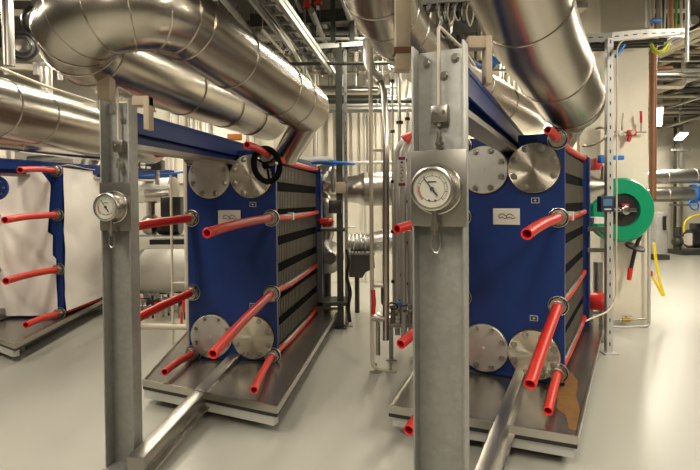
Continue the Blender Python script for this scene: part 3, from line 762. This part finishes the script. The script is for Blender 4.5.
q = at(357, 278, 6.9); finish(MB().cyl((q.x, q.y, 0), (q.x, q.y, q.z + .05), .035, 10), 'leg', strut_m, T)
c = at(333, 163, 6.0); T = thing('valve', 'large flat blue handwheel seen edge-on beside the dark slotted column', 'valve', c)
finish(MB().torus(c, (.05, -.05, 1), .25, .018, 36, 8), 'handwheel', blue_b, T)
finish(MB().cyl(c + Vector((-.25, 0, 0)), c + Vector((.25, 0, 0)), .014, 8).cyl(c + Vector((0, -.25, 0)), c + Vector((0, .25, 0)), .014, 8).cyl(c - Vector((0, 0, .03)), c + Vector((0, 0, .03)), .05, 14), 'spokes', blue_b, T)
finish(MB().cyl(c - Vector((0, 0, .35)), c, .02, 10), 'stem', steel, T)
T = thing('pump', 'silver pump with domed cover behind the right side of the middle exchanger', 'pump', at(326, 285, 6.5))
c = at(322, 186, 6.5)
finish(MB().lathe([(0, .2), (.12, .22), (.22, .16), (.3, .08)], c, (.5, -.2, .8), 28), 'dome', steel, T)
finish(MB().tube(fillet(PX((300, 195, 6.6), (325, 196, 6.6), (328, 232, 6.6), (318, 255, 6.6)), .15, 6), .1, 22), 'elbow', steel, T)
c = at(327, 257, 6.5); finish(MB().lathe([(-.1, .08), (-.08, .2), (.04, .22), (.1, .12), (.16, .08)], c, (.3, -1, 0), 28), 'volute', steel_d, T)
finish(MB().box((c.x - .2, c.y - .15, 0), (c.x + .2, c.y + .2, .12)), 'plinth', galv_l, T)
finish(MB().cyl(c, (c.x, c.y, .1), .05, 12), 'support', strut_m, T)
one('junction_box', MB().box((at(327, 0, 5.9).x, 5.85, at(0, 216, 5.9).z), (at(340, 0, 5.9).x, 5.98, at(0, 203, 5.9).z), None, .01), blackm, 'black junction box fixed to the dark slotted column', 'box')
one('junction_box', MB().box((at(334, 0, 5.95).x, 5.9, at(0, 196, 5.95).z), (at(344, 0, 5.95).x, 6.0, at(0, 185, 5.95).z), None, .01), beige, 'beige junction box above the black one on the slotted column', 'box')
T = thing('shelf', 'dark steel shelf between the middle exchanger and the slotted column', 'shelf', atz(330, 330, 0))
p, q = at(317, 229, 6.0), at(345, 229, 6.0); finish(MB().box((p.x, 5.95, p.z - .03), (q.x, 6.35, p.z)), 'board', strut_m, T)
p2 = at(320, 300, 5.95); finish(MB().box((p2.x - .03, 5.95, 0), (p2.x + .03, 6.0, p.z)).box((p2.x - .03, 6.3, 0), (p2.x + .03, 6.35, p.z)), 'leg', strut_m, T)
p3, q3_ = at(317, 302, 6.0), at(350, 302, 6.0); finish(MB().box((p3.x, 5.95, p3.z - .04), (q3_.x, 6.35, p3.z)), 'lower_board', strut_m, T)
o = one('cleaning_rag', MB().sphere(at(326, 222, 6.05), .1, (.95, .6, .5), 20), redp, 'crumpled red and orange cloth lying on the dark steel shelf', 'cloth')
for v in o.data.vertices: v.co += Vector((rv.uniform(-.012, .012), rv.uniform(-.012, .012), rv.uniform(-.014, .014)))
mb = MB().tube(fillet(PX((347, 250, 5.98), (350, 262, 5.9), (346, 276, 5.95), (351, 292, 5.9), (348, 306, 5.95), (350, 322, 5.95)), .08, 4), .022, 10)
one('rubber_hose', mb, black, 'black hose hanging down the right side of the slotted column', 'hose')

# ---- right of the right exchanger
strutpole('pale galvanised slotted column in front of the green hose reel', 610, 38, 358, 4.97, .028, galv_l, True)
pipe('cable', 'cream cable running down beside the pale slotted column from the cable tray', [(700, 28, 4.8), (684, 34, 4.85), (640, 39, 4.85), (622, 40, 4.85), (617, 48, 4.85), (617, 120, 4.85), (616, 300, 4.85), (608, 312, 4.75), (592, 318, 4.6), (586, 321, 4.4)], .008, cable_c, 'cable', fr=.1, n=8)
T = thing('cable_tray', 'perforated galvanised cable tray crossing at top right in front of the pier', 'cable tray', at(612, 45, 5.0))
tp = [at(540, 40, 5.3), at(585, 38, 5.1), at(612, 37, 5.0), at(640, 34, 5.0), at(668, 33, 5.0), at(688, 33, 5.0)]
mb = MB(); mb2 = MB()
for i in range(5):
    mb.beam(tp[i], tp[i + 1], .012, .085); k = 0
    L = (tp[i + 1] - tp[i]).length
    while (k + 1) * .09 < L:
        p = tp[i].lerp(tp[i + 1], (k + .3) * .09 / L); q = tp[i].lerp(tp[i + 1], (k + .75) * .09 / L)
        mb2.beam(p + Vector((0, -.008, 0)), q + Vector((0, -.008, 0)), .004, .008); k += 1
    d = Vector((0, .25, 0)); mb.beam(tp[i] + d, tp[i + 1] + d, .012, .085)
    for t in (.15, .5, .85): p = tp[i].lerp(tp[i + 1], t); mb.beam(p + Vector((0, 0, -.035)), p + d + Vector((0, 0, -.035)), .04, .01)
finish(mb, 'rail', galv_l, T); finish(mb2, 'slots', black, T)
for dy, dz, r, mm in ((.03, -.06, .02, black), (.08, -.07, .022, black), (.14, -.06, .018, greydk), (.19, -.065, .02, black)):
    pts = [p + Vector((0, dy, dz)) for p in tp[:5]]; tag(finish(MB().tube(pts, r, 8), 'cable', mm), 'dark cable strapped under the perforated cable tray at top right', 'cable', 'dark cables under the tray')
pipe('cable', 'bright blue cable slanting down from the tray to the pale slotted column', [(624, 45, 4.9), (616, 57, 4.88)], .018, blue_b, 'cable')
pipe('cable_coil', 'yellow-green earth cable looped under the tray at top right', [(651, 44, 4.95), (655, 52, 4.9), (663, 51, 4.9), (669, 42, 4.92), (667, 50, 4.96), (658, 54, 4.96), (652, 50, 4.98)], .016, mat('earth_cable', (.45, .50, .03), .4), 'cable', fr=.05)
# vertical ladder with cables
T = thing('cable_ladder', 'vertical cable ladder above the tray in the top right corner', 'cable ladder', at(665, 28, 5.6))
for x in (647, 688):
    a, b = vpole(x, -10, 28, 5.6); b.z = CZ; finish(MB().beam(a, b, .02, .05, (0, 1, 0)), 'rail', galv_l, T)
for y in (-12, 11): finish(MB().beam(at(647, y, 5.58), at(688, y, 5.58), .02, .04), 'rung', galv_l, T)
cabs = ((650, cable_c), (654, cream), (657, galv), (660, cable_c), (663, blackm), (666, cream), (669, cable_c), (676, greencab), (681, cable_c))
for x, mm in cabs:
    a, b = vpole(x, -10, 29, 5.52); b.z = CZ
    gl = {blackm: 'black cable running up the ladder at top right', greencab: 'green cable running up the ladder at top right', galv: 'grey cable running up the ladder at top right'}.get(mm, 'pale cable running up the ladder at top right')
    one('cable', MB().tube([a + Vector((rv.uniform(-.02, .02), 0, 0)), a.lerp(b, .5), b], .014, 8), mm, gl, 'cable', None if mm in (blackm, greencab, galv) else 'pale cables on the ladder')
pipe('cable', 'thick orange-brown cable running up the ladder at top right', [(672, 28, 5.5), (671, 10, 5.5), (670, -40, 5.5)], .022, mat('orange_cable', (.5, .24, .12), .5), 'cable')
one('blue_tie', MB().box((at(650, 0, 5.45).x, 5.4, at(0, 28, 5.45).z), (at(660, 0, 5.45).x, 5.46, at(0, 25, 5.45).z), None, .004), blue_b, 'bright blue tag at the foot of the vertical cable ladder', 'tag')
a, b = vpole(687, -10, 62, 4.7); b.z = CZ; one('upright_pipe', MB().cyl(a, b, .018, 10), galv_l, 'thin rod hanging from the ceiling at the right edge', 'pipe')
# small valve set on the pier
yf = pl.y - .02
def onp(x, y, off=.06): return at(x, y, yf - off)
T = thing('valve_set', 'small pipe with gauge, red regulator and red lever on the painted pier', 'valve', onp(630, 135))
finish(MB().tube(PX((614, 132, yf - .05), (646, 132, yf - .05)), .012, 8), 'pipe', steel, T)
c = onp(620, 134, .08); g_ = finish(MB().lathe([(0, .035), (.025, .035), (.028, .03)], c, (0, -1, 0), 20), 'gauge', steel, T); finish(MB().lathe([(.0285, .028), (.03, .028)], c, (0, -1, 0), 18), 'dial', face_w, g_)
c = onp(631, 133, .07); g_ = finish(MB().cyl(c - Vector((.04, 0, 0)), c + Vector((.05, 0, 0)), .035, 14).cyl(c, c - Vector((.03, 0, .1)), .022, 10), 'regulator', redp, T)
finish(MB().lathe([(.03, .025), (.05, .025)], c, (0, -1, 0), 18), 'dial', face_w, g_)
finish(MB().cyl(onp(641, 132, .05), onp(641, 121, .05), .01, 8), 'stem', steel, T)
finish(MB().beam(onp(641, 123, .07), onp(641, 111, .09), .018, .03, (0, 1, 0), .004), 'lever', redp, T)
finish(MB().tube(fillet(PX((622, 131, yf - .05), (622, 121, yf - .05), (623, 113, yf - .05)), .02, 3), .009, 8), 'riser', steel, T)
# hose reel
c = at(619, 210, yf - .16); RR = .375; T = thing('hose_reel', 'green round hose reel mounted on the painted pier', 'hose reel', c)
finish(MB().lathe([(-.10, .12), (-.10, RR * .92), (-.07, RR), (-.05, RR), (-.02, RR * .9), (.02, RR * .9), (.05, RR), (.07, RR), (.10, RR * .93), (.105, RR * .52), (.06, RR * .5), (.06, .05)], c, (0, -1, 0), 56), 'drum', green, T)
finish(MB().lathe([(.055, RR * .5), (.075, RR * .5), (.08, RR * .45), (.08, .02)], c, (0, -1, 0), 40), 'hub_plate', blackm, T)
finish(MB().lathe([(.08, .05), (.16, .05), (.165, .04)], c, (0, -1, 0), 20).box((c.x - .12, c.y - .12, c.z - .02), (c.x + .14, c.y - .08, c.z + .02), None, .004), 'hub', steel, T)
finish(MB().box((c.x - .03, c.y - .13, c.z + .05), (c.x + .05, c.y - .085, c.z + .075)), 'red_mark', redp, T)
finish(MB().box((c.x - .06, c.y + .09, c.z - .2), (c.x + .06, c.y + .16, c.z + .2)), 'wall_bracket', galv, T)
T = thing('water_hose', 'black hose with stopper disc and red nozzle hanging from the green reel', 'hose', onp(629, 280))
finish(MB().tube(fillet(PX((648, 196, yf - .16), (649, 214, yf - .16), (640, 236, yf - .14), (635, 250, yf - .12), (631, 268, yf - .1)), .1, 4), .022, 12), 'hose', black, T)
p = at(635, 247, yf - .12); finish(MB().lathe([(-.02, .03), (-.012, .11), (.012, .11), (.02, .03)], p, (.2, -.35, .95), 28), 'stopper', black, T)
finish(MB().cyl(at(630.5, 268, yf - .1), at(629, 280, yf - .1), .03, 12, .024), 'nozzle', redp, T)
T = thing('lever_valve', 'blue lever handle in front of the pier above the green reel', 'valve', at(605, 166, 5.2))
finish(MB().box((at(597, 0, 5.3).x, 5.26, at(0, 165, 5.3).z), (at(623, 0, 5.3).x, 5.30, at(0, 160.5, 5.3).z), None, .01).box((at(598, 0, 5.3).x, 5.24, at(0, 168, 5.3).z), (at(606, 0, 5.3).x, 5.32, at(0, 160, 5.3).z), None, .01), 'lever', blue_b, T)
finish(MB().cyl(at(604, 166, 5.32), at(603, 180, 5.32), .03, 12), 'stem', steel, T)
one('isolating_valve', MB().box((at(592, 0, 5.6).x, 5.5, at(0, 175, 5.6).z), (at(599, 0, 5.6).x, 5.65, at(0, 163, 5.6).z), None, .02), redp, 'dark red valve cover at the top rear corner of the right exchanger', 'valve')
T = thing('transmitter', 'dark blue transmitter box with a small screen on the slotted column', 'instrument', at(604, 212, 4.9))
A, B = at(598, 212, 4.9), at(611, 196, 4.9)
finish(MB().box((A.x, 4.84, A.z), (B.x, 4.93, B.z), None, .012), 'housing', mat('navy_plastic', (.015, .035, .10), .4), T)
finish(MB().box((A.x + .02, 4.836, A.z + .06), (B.x - .02, 4.842, B.z - .03)), 'screen', mat('lcd_screen', (.10, .2, .3), .2), T)
finish(MB().box((A.x + .03, 4.836, A.z + .02), (B.x - .03, 4.842, A.z + .035)), 'keys', plate_w, T)
# nozzle cone at back of right exchanger
T = thing('flanged_nozzle', 'steel cone and flange at the back of the right exchanger beside the column', 'nozzle', at(598, 205, 5.75))
a, b = at(579, 190, 5.85), at(600, 184, 5.7)
finish(MB().lathe([(0, .22), (.08, .22), (.26, .09), (.3, .09)], a, (b - a) * 1 + Vector((.2, 0, 0)), 30), 'cone', steel, T)
pipe('impulse_tube', 'thin steel tube looping from the right exchanger towards the column', [(583, 146, 5.2), (592, 146, 5.1), (604, 140, 5.0), (608, 132, 4.99), (603, 127, 5.0), (596, 129, 5.05)], .011, steel, 'tube', fr=.06, n=8)
T = thing('equipment_shelf', 'galvanised bracket arms and boxes behind the slotted column below the reel', 'bracket', at(598, 262, 5.3))
for y in (229, 250): finish(MB().beam(at(589, y, 5.3), at(609, y, 5.1), .04, .045), 'arm', galv_l, T)
finish(MB().box((at(590, 0, 5.4).x, 5.3, at(0, 228, 5.4).z), (at(603, 0, 5.4).x, 5.5, at(0, 222, 5.4).z)), 'tray_box', white, T)
finish(MB().cyl(at(598, 262, 5.5), at(598, 300, 5.5), .05, 14), 'float_pot', steel_d, T)
T = thing('expansion_tank', 'bright red horizontal tank low down behind the right exchanger', 'tank', at(597, 312, 5.3))
a, b = at(586, 301, 5.5), at(606, 302, 5.35)
finish(MB().lathe([(-.08, .01), (-.06, .05), (-.02, .085), (.03, .095), ((b - a).length - .03, .095), ((b - a).length + .02, .085), ((b - a).length + .06, .05), ((b - a).length + .08, .01)], a, b - a, 28), 'shell', redp, T)
for t in (.2, .8): p = a.lerp(b, t); finish(MB().box((p.x - .015, p.y - .04, 0), (p.x + .015, p.y + .04, p.z - .06)), 'leg', galv, T)
# pipes at foot and edge of the pier
pipe('pipe_run', 'thin galvanised pipe along the foot and right edge of the pier', [(606, 327, yf - .06), (630, 327, yf - .06), (649, 326, yf - .06), (649, 200, yf - .06)], .018, galv_l, 'pipe', fr=.05)
pipe('pipe_run', 'small steel pipe with brass valve low across the pier', [(606, 321, yf - .05), (646, 319, yf - .05)], .012, steel, 'pipe')
one('brass_valve', MB().cyl(onp(622, 320, .05), onp(630, 320, .05), .024, 12).cyl(onp(626, 320, .05), onp(626, 316, .05), .01, 8).beam(onp(622, 316, .06), onp(632, 316, .06), .015, .006), mat('brass', (.55, .38, .12), .3, 1), 'small brass valve low on the pier', 'valve')
a, b = vpole(648, 60, 200, yf + .12); b.z = CZ; a.x += .06; b.x += .06
one('copper_pipe', MB().cyl(a, b, .042, 16), copper, 'copper-brown upright pipe on the right edge of the pier', 'pipe')
T = thing('drain_hose', 'bright yellow hose looping down beside the right edge of the pier', 'hose', onp(657, 300))
finish(MB().tube(fillet(PX((654, 243, 6.4), (656, 262, 6.4), (659, 280, 6.35), (664, 296, 6.3)), .1, 4), .018, 10), 'long_run', yellow, T)
finish(MB().tube(PX((651, 274, 6.35), (657, 285, 6.32), (663, 296, 6.3)), .016, 10), 'short_run', yellow, T)
finish(MB().cyl(at(651, 276, 6.35), at(650.5, 271, 6.35), .024, 10), 'red_coupling', redp, T)

# ---- far right room
YF = 14.0
T = thing('insulated_pipe', 'upper bright silver horizontal pipe at the right edge', 'pipe', at(675, 184, YF)); a, b = at(640, 177, YF), at(712, 176, YF)
finish(MB().cyl(a, b, .2, 26), 'cladding', clad_b, T); [finish(MB().torus(a.lerp(b, t), b - a, .202, .01, 26, 6), 'seam_band', clad_b, T) for t in (.35, .75)]
T = thing('insulated_pipe', 'lower bright silver horizontal pipe ending at a blue valve at the right edge', 'pipe', at(670, 202, YF)); a, b = at(640, 195, YF), at(692, 194, YF)
finish(MB().cyl(a, b, .21, 26), 'cladding', clad_b, T); finish(MB().torus(a.lerp(b, .5), b - a, .212, .01, 26, 6), 'seam_band', clad_b, T)
T = thing('valve', 'bright blue valve body cut by the right edge of the picture', 'valve', at(696, 206, YF))
finish(MB().lathe([(0, .27), (.05, .27), (.06, .2), (.3, .2), (.31, .27), (.4, .27)], at(692, 194, YF), (1, 0, 0), 26), 'body', blue_b, T)
finish(MB().torus(at(694, 205, YF - .35), (.2, -1, .3), .14, .02, 24, 8).cyl(at(690, 205, YF - .35), at(699, 205, YF - .35), .015, 6), 'handwheel', blue_b, T)
T = thing('pipe_support', 'grey twin-post steel support behind the silver pipes at far right', 'support', atz(678, 257, 0))
for x in (675, 681): a, b = vpole(x, 140, 255, YF + 1.0); a.z = 0; b.z += .8; finish(MB().beam(a, b, .06, .06), 'upright', strut_m if x == 675 else galv, T)
for y in (205, 150): finish(MB().beam(at(670, y, YF + .95), at(690, y, YF + .95), .06, .06), 'cross_bar', galv, T)
T = thing('waste_bag_holder', 'grey plastic waste bag on a stand beside the pier at far right', 'bag', atz(657, 258, 0))
p = atz(657, 259, 0); r6 = random.Random(9)
o = finish(MB().lathe([(.12, .12), (.14, .2), (.4, .22), (.7, .23), (1.0, .2), (1.15, .22), (1.2, .2)], p, (0, 0, 1), 24), 'bag', bag_m, T)
for v in o.data.vertices: v.co += Vector((r6.uniform(-.02, .02), r6.uniform(-.02, .02), 0))
finish(MB().box((p.x - .2, p.y - .2, 0), (p.x + .2, p.y + .2, .12)).cyl((p.x - .25, p.y + .1, 0), (p.x - .25, p.y + .1, 1.3), .02, 8), 'stand', strut_m, T)
finish(MB().box((p.x + .0, p.y - .245, .75), (p.x + .08, p.y - .225, 1.1)), 'slot', black, T)
T = thing('pump', 'dark pump with pale round end on a floor skid at far right', 'pump', atz(690, 257, 0))
p = atz(689, 254, 0)
finish(MB().box((p.x - .4, p.y - .3, .0), (p.x + .8, p.y + .3, .12)), 'skid', strut_m, T)
finish(MB().cyl(p + Vector((-.02, 0, .42)), p + Vector((.7, 0, .42)), .26, 26).box((p.x + .1, p.y - .15, .6), (p.x + .5, p.y + .15, .85), None, .02), 'motor', blackm, T)
finish(MB().lathe([(0, .17), (.03, .17)], p + Vector((-.06, -.1, .42)), (-.6, -.9, 0), 22), 'end_cover', plate_w, T)
finish(MB().cyl(p + Vector((-.3, 0, .12)), p + Vector((-.3, 0, .75)), .07, 14).lathe([(0, .13), (.04, .13)], p + Vector((-.3, 0, .5)), (0, 0, 1), 16).sphere(p + Vector((-.32, 0, .35)), .15), 'inlet', strut_m, T)
pipe('cable_coil', 'thin yellow hose arching above the pump at far right', [(684, 232, 13.6), (684, 223, 13.6), (690, 217, 13.6), (702, 214, 13.6)], .03, yellow, 'hose', fr=.2)

# ------------------------------------------------------------------ services under the ceiling
rs = random.Random(21)
def run(a, b, r, m_, label, group, nm='service_pipe', sq=False):
    mb = MB().beam(a, b, r * 2, r * 2) if sq else MB().tube([a, b], r, 10)
    o = one(nm, mb, m_, label, 'pipe', group)
    if abs(a[2] - b[2]) < .01 and a[2] > 3 and nm == 'service_pipe':
        for t in (.2, .8):
            p = Vector(a).lerp(Vector(b), t); finish(MB().cyl(p, (p.x, p.y, CZ), .007, 6), 'hanger_rod', galv, o)
    return o
def ladder(label, a, b, w_, nr=14, mm=galv, cab=True, group=None):
    a, b = Vector(a), Vector(b); T = thing('cable_ladder', label, 'cable ladder', a, 0, group)
    d = (b - a).normalized(); s_ = d.cross(Vector((0, 0, 1))).normalized() * w_ / 2
    for k in (-1, 1): finish(MB().beam(a + s_ * k, b + s_ * k, .012, .045), 'rail', mm, T)
    for i in range(nr):
        p = a.lerp(b, (i + .5) / nr); finish(MB().beam(p - s_, p + s_, .03, .02), 'rung', mm, T)
    if cab:
        for q in range(4):
            o_ = s_ * (-.7 + q * .45) + Vector((0, 0, .03)); finish(MB().tube([a + o_, a.lerp(b, .4) + o_ * 1.1, b + o_], .014, 6), 'cable', (blackm, cable_c, greydk, cream)[q], T)
G1 = 'pipes crossing under the ceiling behind the exchangers'
for i in range(34):
    z_ = rs.uniform(3.0, 4.35); Y = rs.uniform(5.6, 9.2); x0 = rs.uniform(-5.5, -1.0); x1 = x0 + rs.uniform(1.5, 5)
    z_ = max(z_, 1.55 + .27 * Y * .62)
    run((x0, Y, z_), (x1, Y + rs.uniform(-.1, .1), z_), rs.choice((.02, .03, .03, .045, .06)), rs.choice((galv, galv_l, cream, steel, strut_m)), 'service pipe crossing sideways in the crowded ceiling space behind the exchangers', G1)
G1b = 'pipes running away under the ceiling'
for i in range(22):
    x = rs.uniform(-1.6, 2.2); z_ = rs.uniform(3.3, 4.35); y0 = rs.uniform(4.2, 6)
    run((x, y0, z_), (x + rs.uniform(.2, .6), 9.3, z_), rs.choice((.018, .025, .04)), rs.choice((galv_l, cream, steel, galv)), 'service pipe running into the distance under the ceiling between the exchangers', G1b)
G1c = 'drop rods behind the exchangers'
for i in range(26):
    x = rs.uniform(-3.6, 2.6); Y = rs.uniform(5.5, 9.2); run((x, Y, rs.uniform(2.7, 3.5)), (x, Y, CZ), rs.choice((.012, .016, .025)), rs.choice((galv, cream, strut_m)), 'thin drop rod hanging from the ceiling behind the exchangers', G1c, 'drop_rod')
G1d = 'upright pipes on the back wall'
for i in range(26):
    x = rs.uniform(-4.4, 4.3); z0_ = rs.choice((0, 1.6, 2.2, 2.6)); run((x, 9.36, z0_), (x, 9.36, CZ), rs.choice((.02, .03, .05)), rs.choice((cream, galv_l, steel, clad_b)), 'pale upright pipe running up the back wall', G1d, 'upright_pipe')
for i in range(10):
    x = rs.uniform(-4.4, 3.0); z_ = rs.uniform(.5, 2.6); run((x, 9.2, z_), (x + rs.uniform(.8, 2), 9.2, z_), rs.choice((.02, .035, .05)), rs.choice((galv_l, steel, galv)), 'steel pipe running sideways along the back wall', 'sideways pipes on the back wall')
# bright cable channels at upper centre
def chan(label, p, q, w_, mm=cream):
    return one('cable_channel', MB().beam(at(*p), at(*q), w_, .05), mm, label, 'channel')
chan('bright long channel slanting down at top centre, the left of two', (247, -6, 3.9), (292, 50, 5.6), .028, galv)
chan('bright long channel slanting down at top centre, the right of two', (274, -6, 3.9), (330, 72, 6.0), .035, galv)
ladder('cable ladder running away along the upper right side of the U-bend pipe', at(262, -14, 3.9), at(330, 76, 6.6), .2, 12)
ladder('cable ladder crossing sideways above the slotted columns', at(286, 52, 6.0), at(372, 46, 6.3), .25, 10, galv)
one('ceiling_beam', MB().beam(at(250, 22, 6.5), at(372, 14, 6.8), .1, .16), strut_m, 'dark steel beam crossing high up between the exchangers', 'beam')
for x in (314, 333, 352):
    a, b = vpole(x, -8, 48, 6.2); b.z = CZ; one('hanger_column', MB().beam(a, b, .06, .06), strut_m, 'dark upright steel hanger above the slotted columns', 'hanger', 'dark hangers above the slotted columns')
for x, y in ((307, 8), (318, 4)):
    c = at(x, y, 5.9); one('sprinkler_fitting', MB().cyl(c, c + Vector((0, 0, .08)), .035, 10).lathe([(0, .05), (.02, .05)], c, (0, 0, 1), 12), redp, 'small red fitting in the dark ceiling space at top centre', 'fitting', 'red fittings at top centre')
# cable loops left of the big right pipe
ladder('cable ladder crossing above the nearest post', at(416, 6, 4.2), at(486, 2, 4.2), .2, 8)
for k, x in enumerate((440, 444, 449, 456, 462, 468)):
    pipe('cable', 'looped cable hanging above the nearest post', [(x, 2, 4.15), (x - 2, 14, 4.15), (x + 2, 22 + k % 3 * 3, 4.15), (x + 6, 16, 4.18), (x + 5, 4, 4.18)], .007, (galv_l, blackm, cable_c)[k % 3], 'cable', 'looped cables above the nearest post', .04, 8)
one('junction_box', MB().box((at(452, 0, 4.3).x, 4.28, at(0, 36, 4.3).z), (at(476, 0, 4.3).x, 4.38, at(0, 25, 4.3).z)), strut_m, 'dark flat box above the nearest post, behind it', 'box')
one('valve_actuator', MB().cyl(at(487, 60, 5.2), at(495, 66, 5.2), .07, 16).box((at(484, 0, 5.2).x, 5.1, at(0, 70, 5.2).z), (at(490, 0, 5.2).x, 5.25, at(0, 55, 5.2).z), None, .01), blue_b, 'blue actuator seen between the nearest post and the big right pipe', 'actuator')
# upright bright pipes above right exchanger
for k in range(9):
    x = 502 + k * 5.2; a, b = vpole(x, 60, 118, 7.8); run(a, b + Vector((0, 0, .8)), .035, (clad_b, cream)[k % 2], 'bright upright pipe in the row above the right exchanger', 'bright pipes above the right exchanger', 'upright_pipe')
# beside the big pipe, before the pier
T = thing('steel_stanchion', 'brown-grey steel stanchion left of the pier at upper right', 'stanchion', at(590, 165, 6.9))
a, b = vpole(592, 0, 200, 7.0); a.z = 0; b.z = CZ
finish(MB().beam(a, b, .07, .26, (0, 1, 0)), 'web', copper, T); finish(MB().beam(a + Vector((-.13, 0, 0)), b + Vector((-.13, 0, 0)), .02, .16, (1, 0, 0)), 'flange', beige, T)
for y, x0 in ((6, 556), (13, 560)): one('ledge_box', MB().box((at(x0, 0, 6.0).x, 5.9, at(0, y + 2.5, 6.0).z), (at(584, 0, 6.0).x, 6.1, at(0, y - 2, 6.0).z)), cream, {6: 'upper cream channel end right of the big right pipe', 13: 'lower cream channel end right of the big right pipe'}[y], 'channel')
# far room ceiling services
G2 = 'pipes crossing under the far room ceiling'
for i in range(56):
    z_ = rs.uniform(3.62, 4.4); Y = rs.uniform(8.0, 15.2); x0 = rs.uniform(4.9, 8.5) if Y > 9.8 else rs.uniform(5.0, 6.0); x1 = x0 + rs.uniform(1.5, 5)
    run((x0, Y, z_), (x1, Y, z_), rs.choice((.015, .02, .03, .04, .06)), rs.choice((galv, galv_l, cream, steel, strut_m, beige)), 'service pipe crossing under the ceiling of the far room at right', G2)
G3 = 'pipes running away under the far room ceiling'
for i in range(18):
    x = rs.uniform(4.9, 10); z_ = rs.uniform(3.62, 4.4); run((x, 7.5, z_), (x + rs.uniform(-.2, .8), 15.3, z_), rs.choice((.025, .04, .07)), rs.choice((galv_l, cream, steel)), 'service pipe running into the far room under its ceiling', G3)
for i in range(16):
    x = rs.uniform(5.6, 10.5); Y = rs.uniform(9.9, 15.2); run((x, Y, rs.uniform(3.3, 3.8)), (x, Y, CZ), rs.choice((.015, .03, .045)), rs.choice((galv_l, cream, galv)), 'thin drop rod hanging from the far room ceiling', 'drop rods in the far room', 'drop_rod')
pipe('frame_pipe', 'cream pipe frame bent over at upper right beyond the copper-brown pipe', [(652, 135, 9), (652, 87, 9), (684, 87, 9), (684, 60, 9)], .04, cream, 'pipe', fr=.1)
pipe('copper_pipe', 'copper-brown pipe bent sideways near the top right', [(650, 100, 7.5), (650, 69, 7.5), (672, 68, 7.5)], .035, copper, 'pipe', fr=.1)
#BG1
# ------------------------------------------------------------------ ceiling lamps
def lamp(label, c, L, ang, w_=.16, pw=60, grp=None):
    T = thing('ceiling_light', label, 'ceiling light', c, ang, grp)
    finish(MB().box((-w_ / 2 - .02, -L / 2, .02), (w_ / 2 + .02, L / 2, .075), None, .006), 'housing', cream, T, True)
    finish(MB().box((-w_ / 2, -L / 2 + .02, -.02), (w_ / 2, L / 2 - .02, .02), None, .012), 'diffuser', tube_m, T, True)
    ld = bpy.data.lights.new('lamp_light', 'AREA'); ld.shape = 'RECTANGLE'; ld.size = w_; ld.size_y = L; ld.energy = pw; ld.color = (1, .90, .74)
    lo = bpy.data.objects.new('lamp_light', ld); COL.objects.link(lo); lo.parent = T; lo.location = (0, 0, -.04)
    for sy in (-1, 1): finish(MB().cyl((0, sy * L * .35, .075), (0, sy * L * .35, CZ - c[2]), .006, 6), 'suspension_rod', galv, T, True)
    return T
a = at(657, 108, 10.2)
lamp('bright ceiling light at far right, nearest the copper-brown pipe', (a.x + .8, 11.5, a.z), 2.9, -.55, .2, 90)
a = at(691, 132, 13.0)
lamp('small distant ceiling light at the right edge of the picture', (a.x + .4, 14.0, a.z), 1.6, -.5, .2, 60)
a = at(531, 126, 8.6)
lamp('bright ceiling light seen just above the right exchanger', (a.x, 8.6, a.z), .75, PI / 2, .35, 60)
OFF = 'ceiling lights over the camera side of the room'
for (x, y, z, p) in ((.1, .3, 3.75, 110), (-2.4, 1.2, 3.75, 110), (2.6, 1.0, 3.75, 110), (-2.5, 5.0, 3.6, 60), (.35, 5.6, 3.7, 35), (4.4, 3.4, 3.75, 190), (-5.2, 3.0, 3.7, 90), (-1.0, -2, 3.75, 90), (.85, 8.1, 3.9, 150), (-2.75, 8.0, 3.9, 120), (3.0, 8.1, 3.9, 150), (-4.6, 5.6, 3.9, 100), (6.0, 7.0, 3.95, 170), (8.5, 9.0, 3.95, 150)):  # unseen; back, left and right ones added to brighten walls, wrap and pier
    lamp('long ceiling light out of view, one of a set partly added to brighten the room', (x, y, z), 1.5, 0, .2, p, OFF)
S.world = bpy.data.worlds.new('world'); S.world.use_nodes = True
S.world.node_tree.nodes['Background'].inputs[0].default_value = (1, .9, .75, 1)
S.world.node_tree.nodes['Background'].inputs[1].default_value = .0
S.view_settings.view_transform = 'Standard'; S.view_settings.look = 'None'; S.view_settings.exposure = -.32; S.view_settings.gamma = 1
S.cycles.use_denoising = True
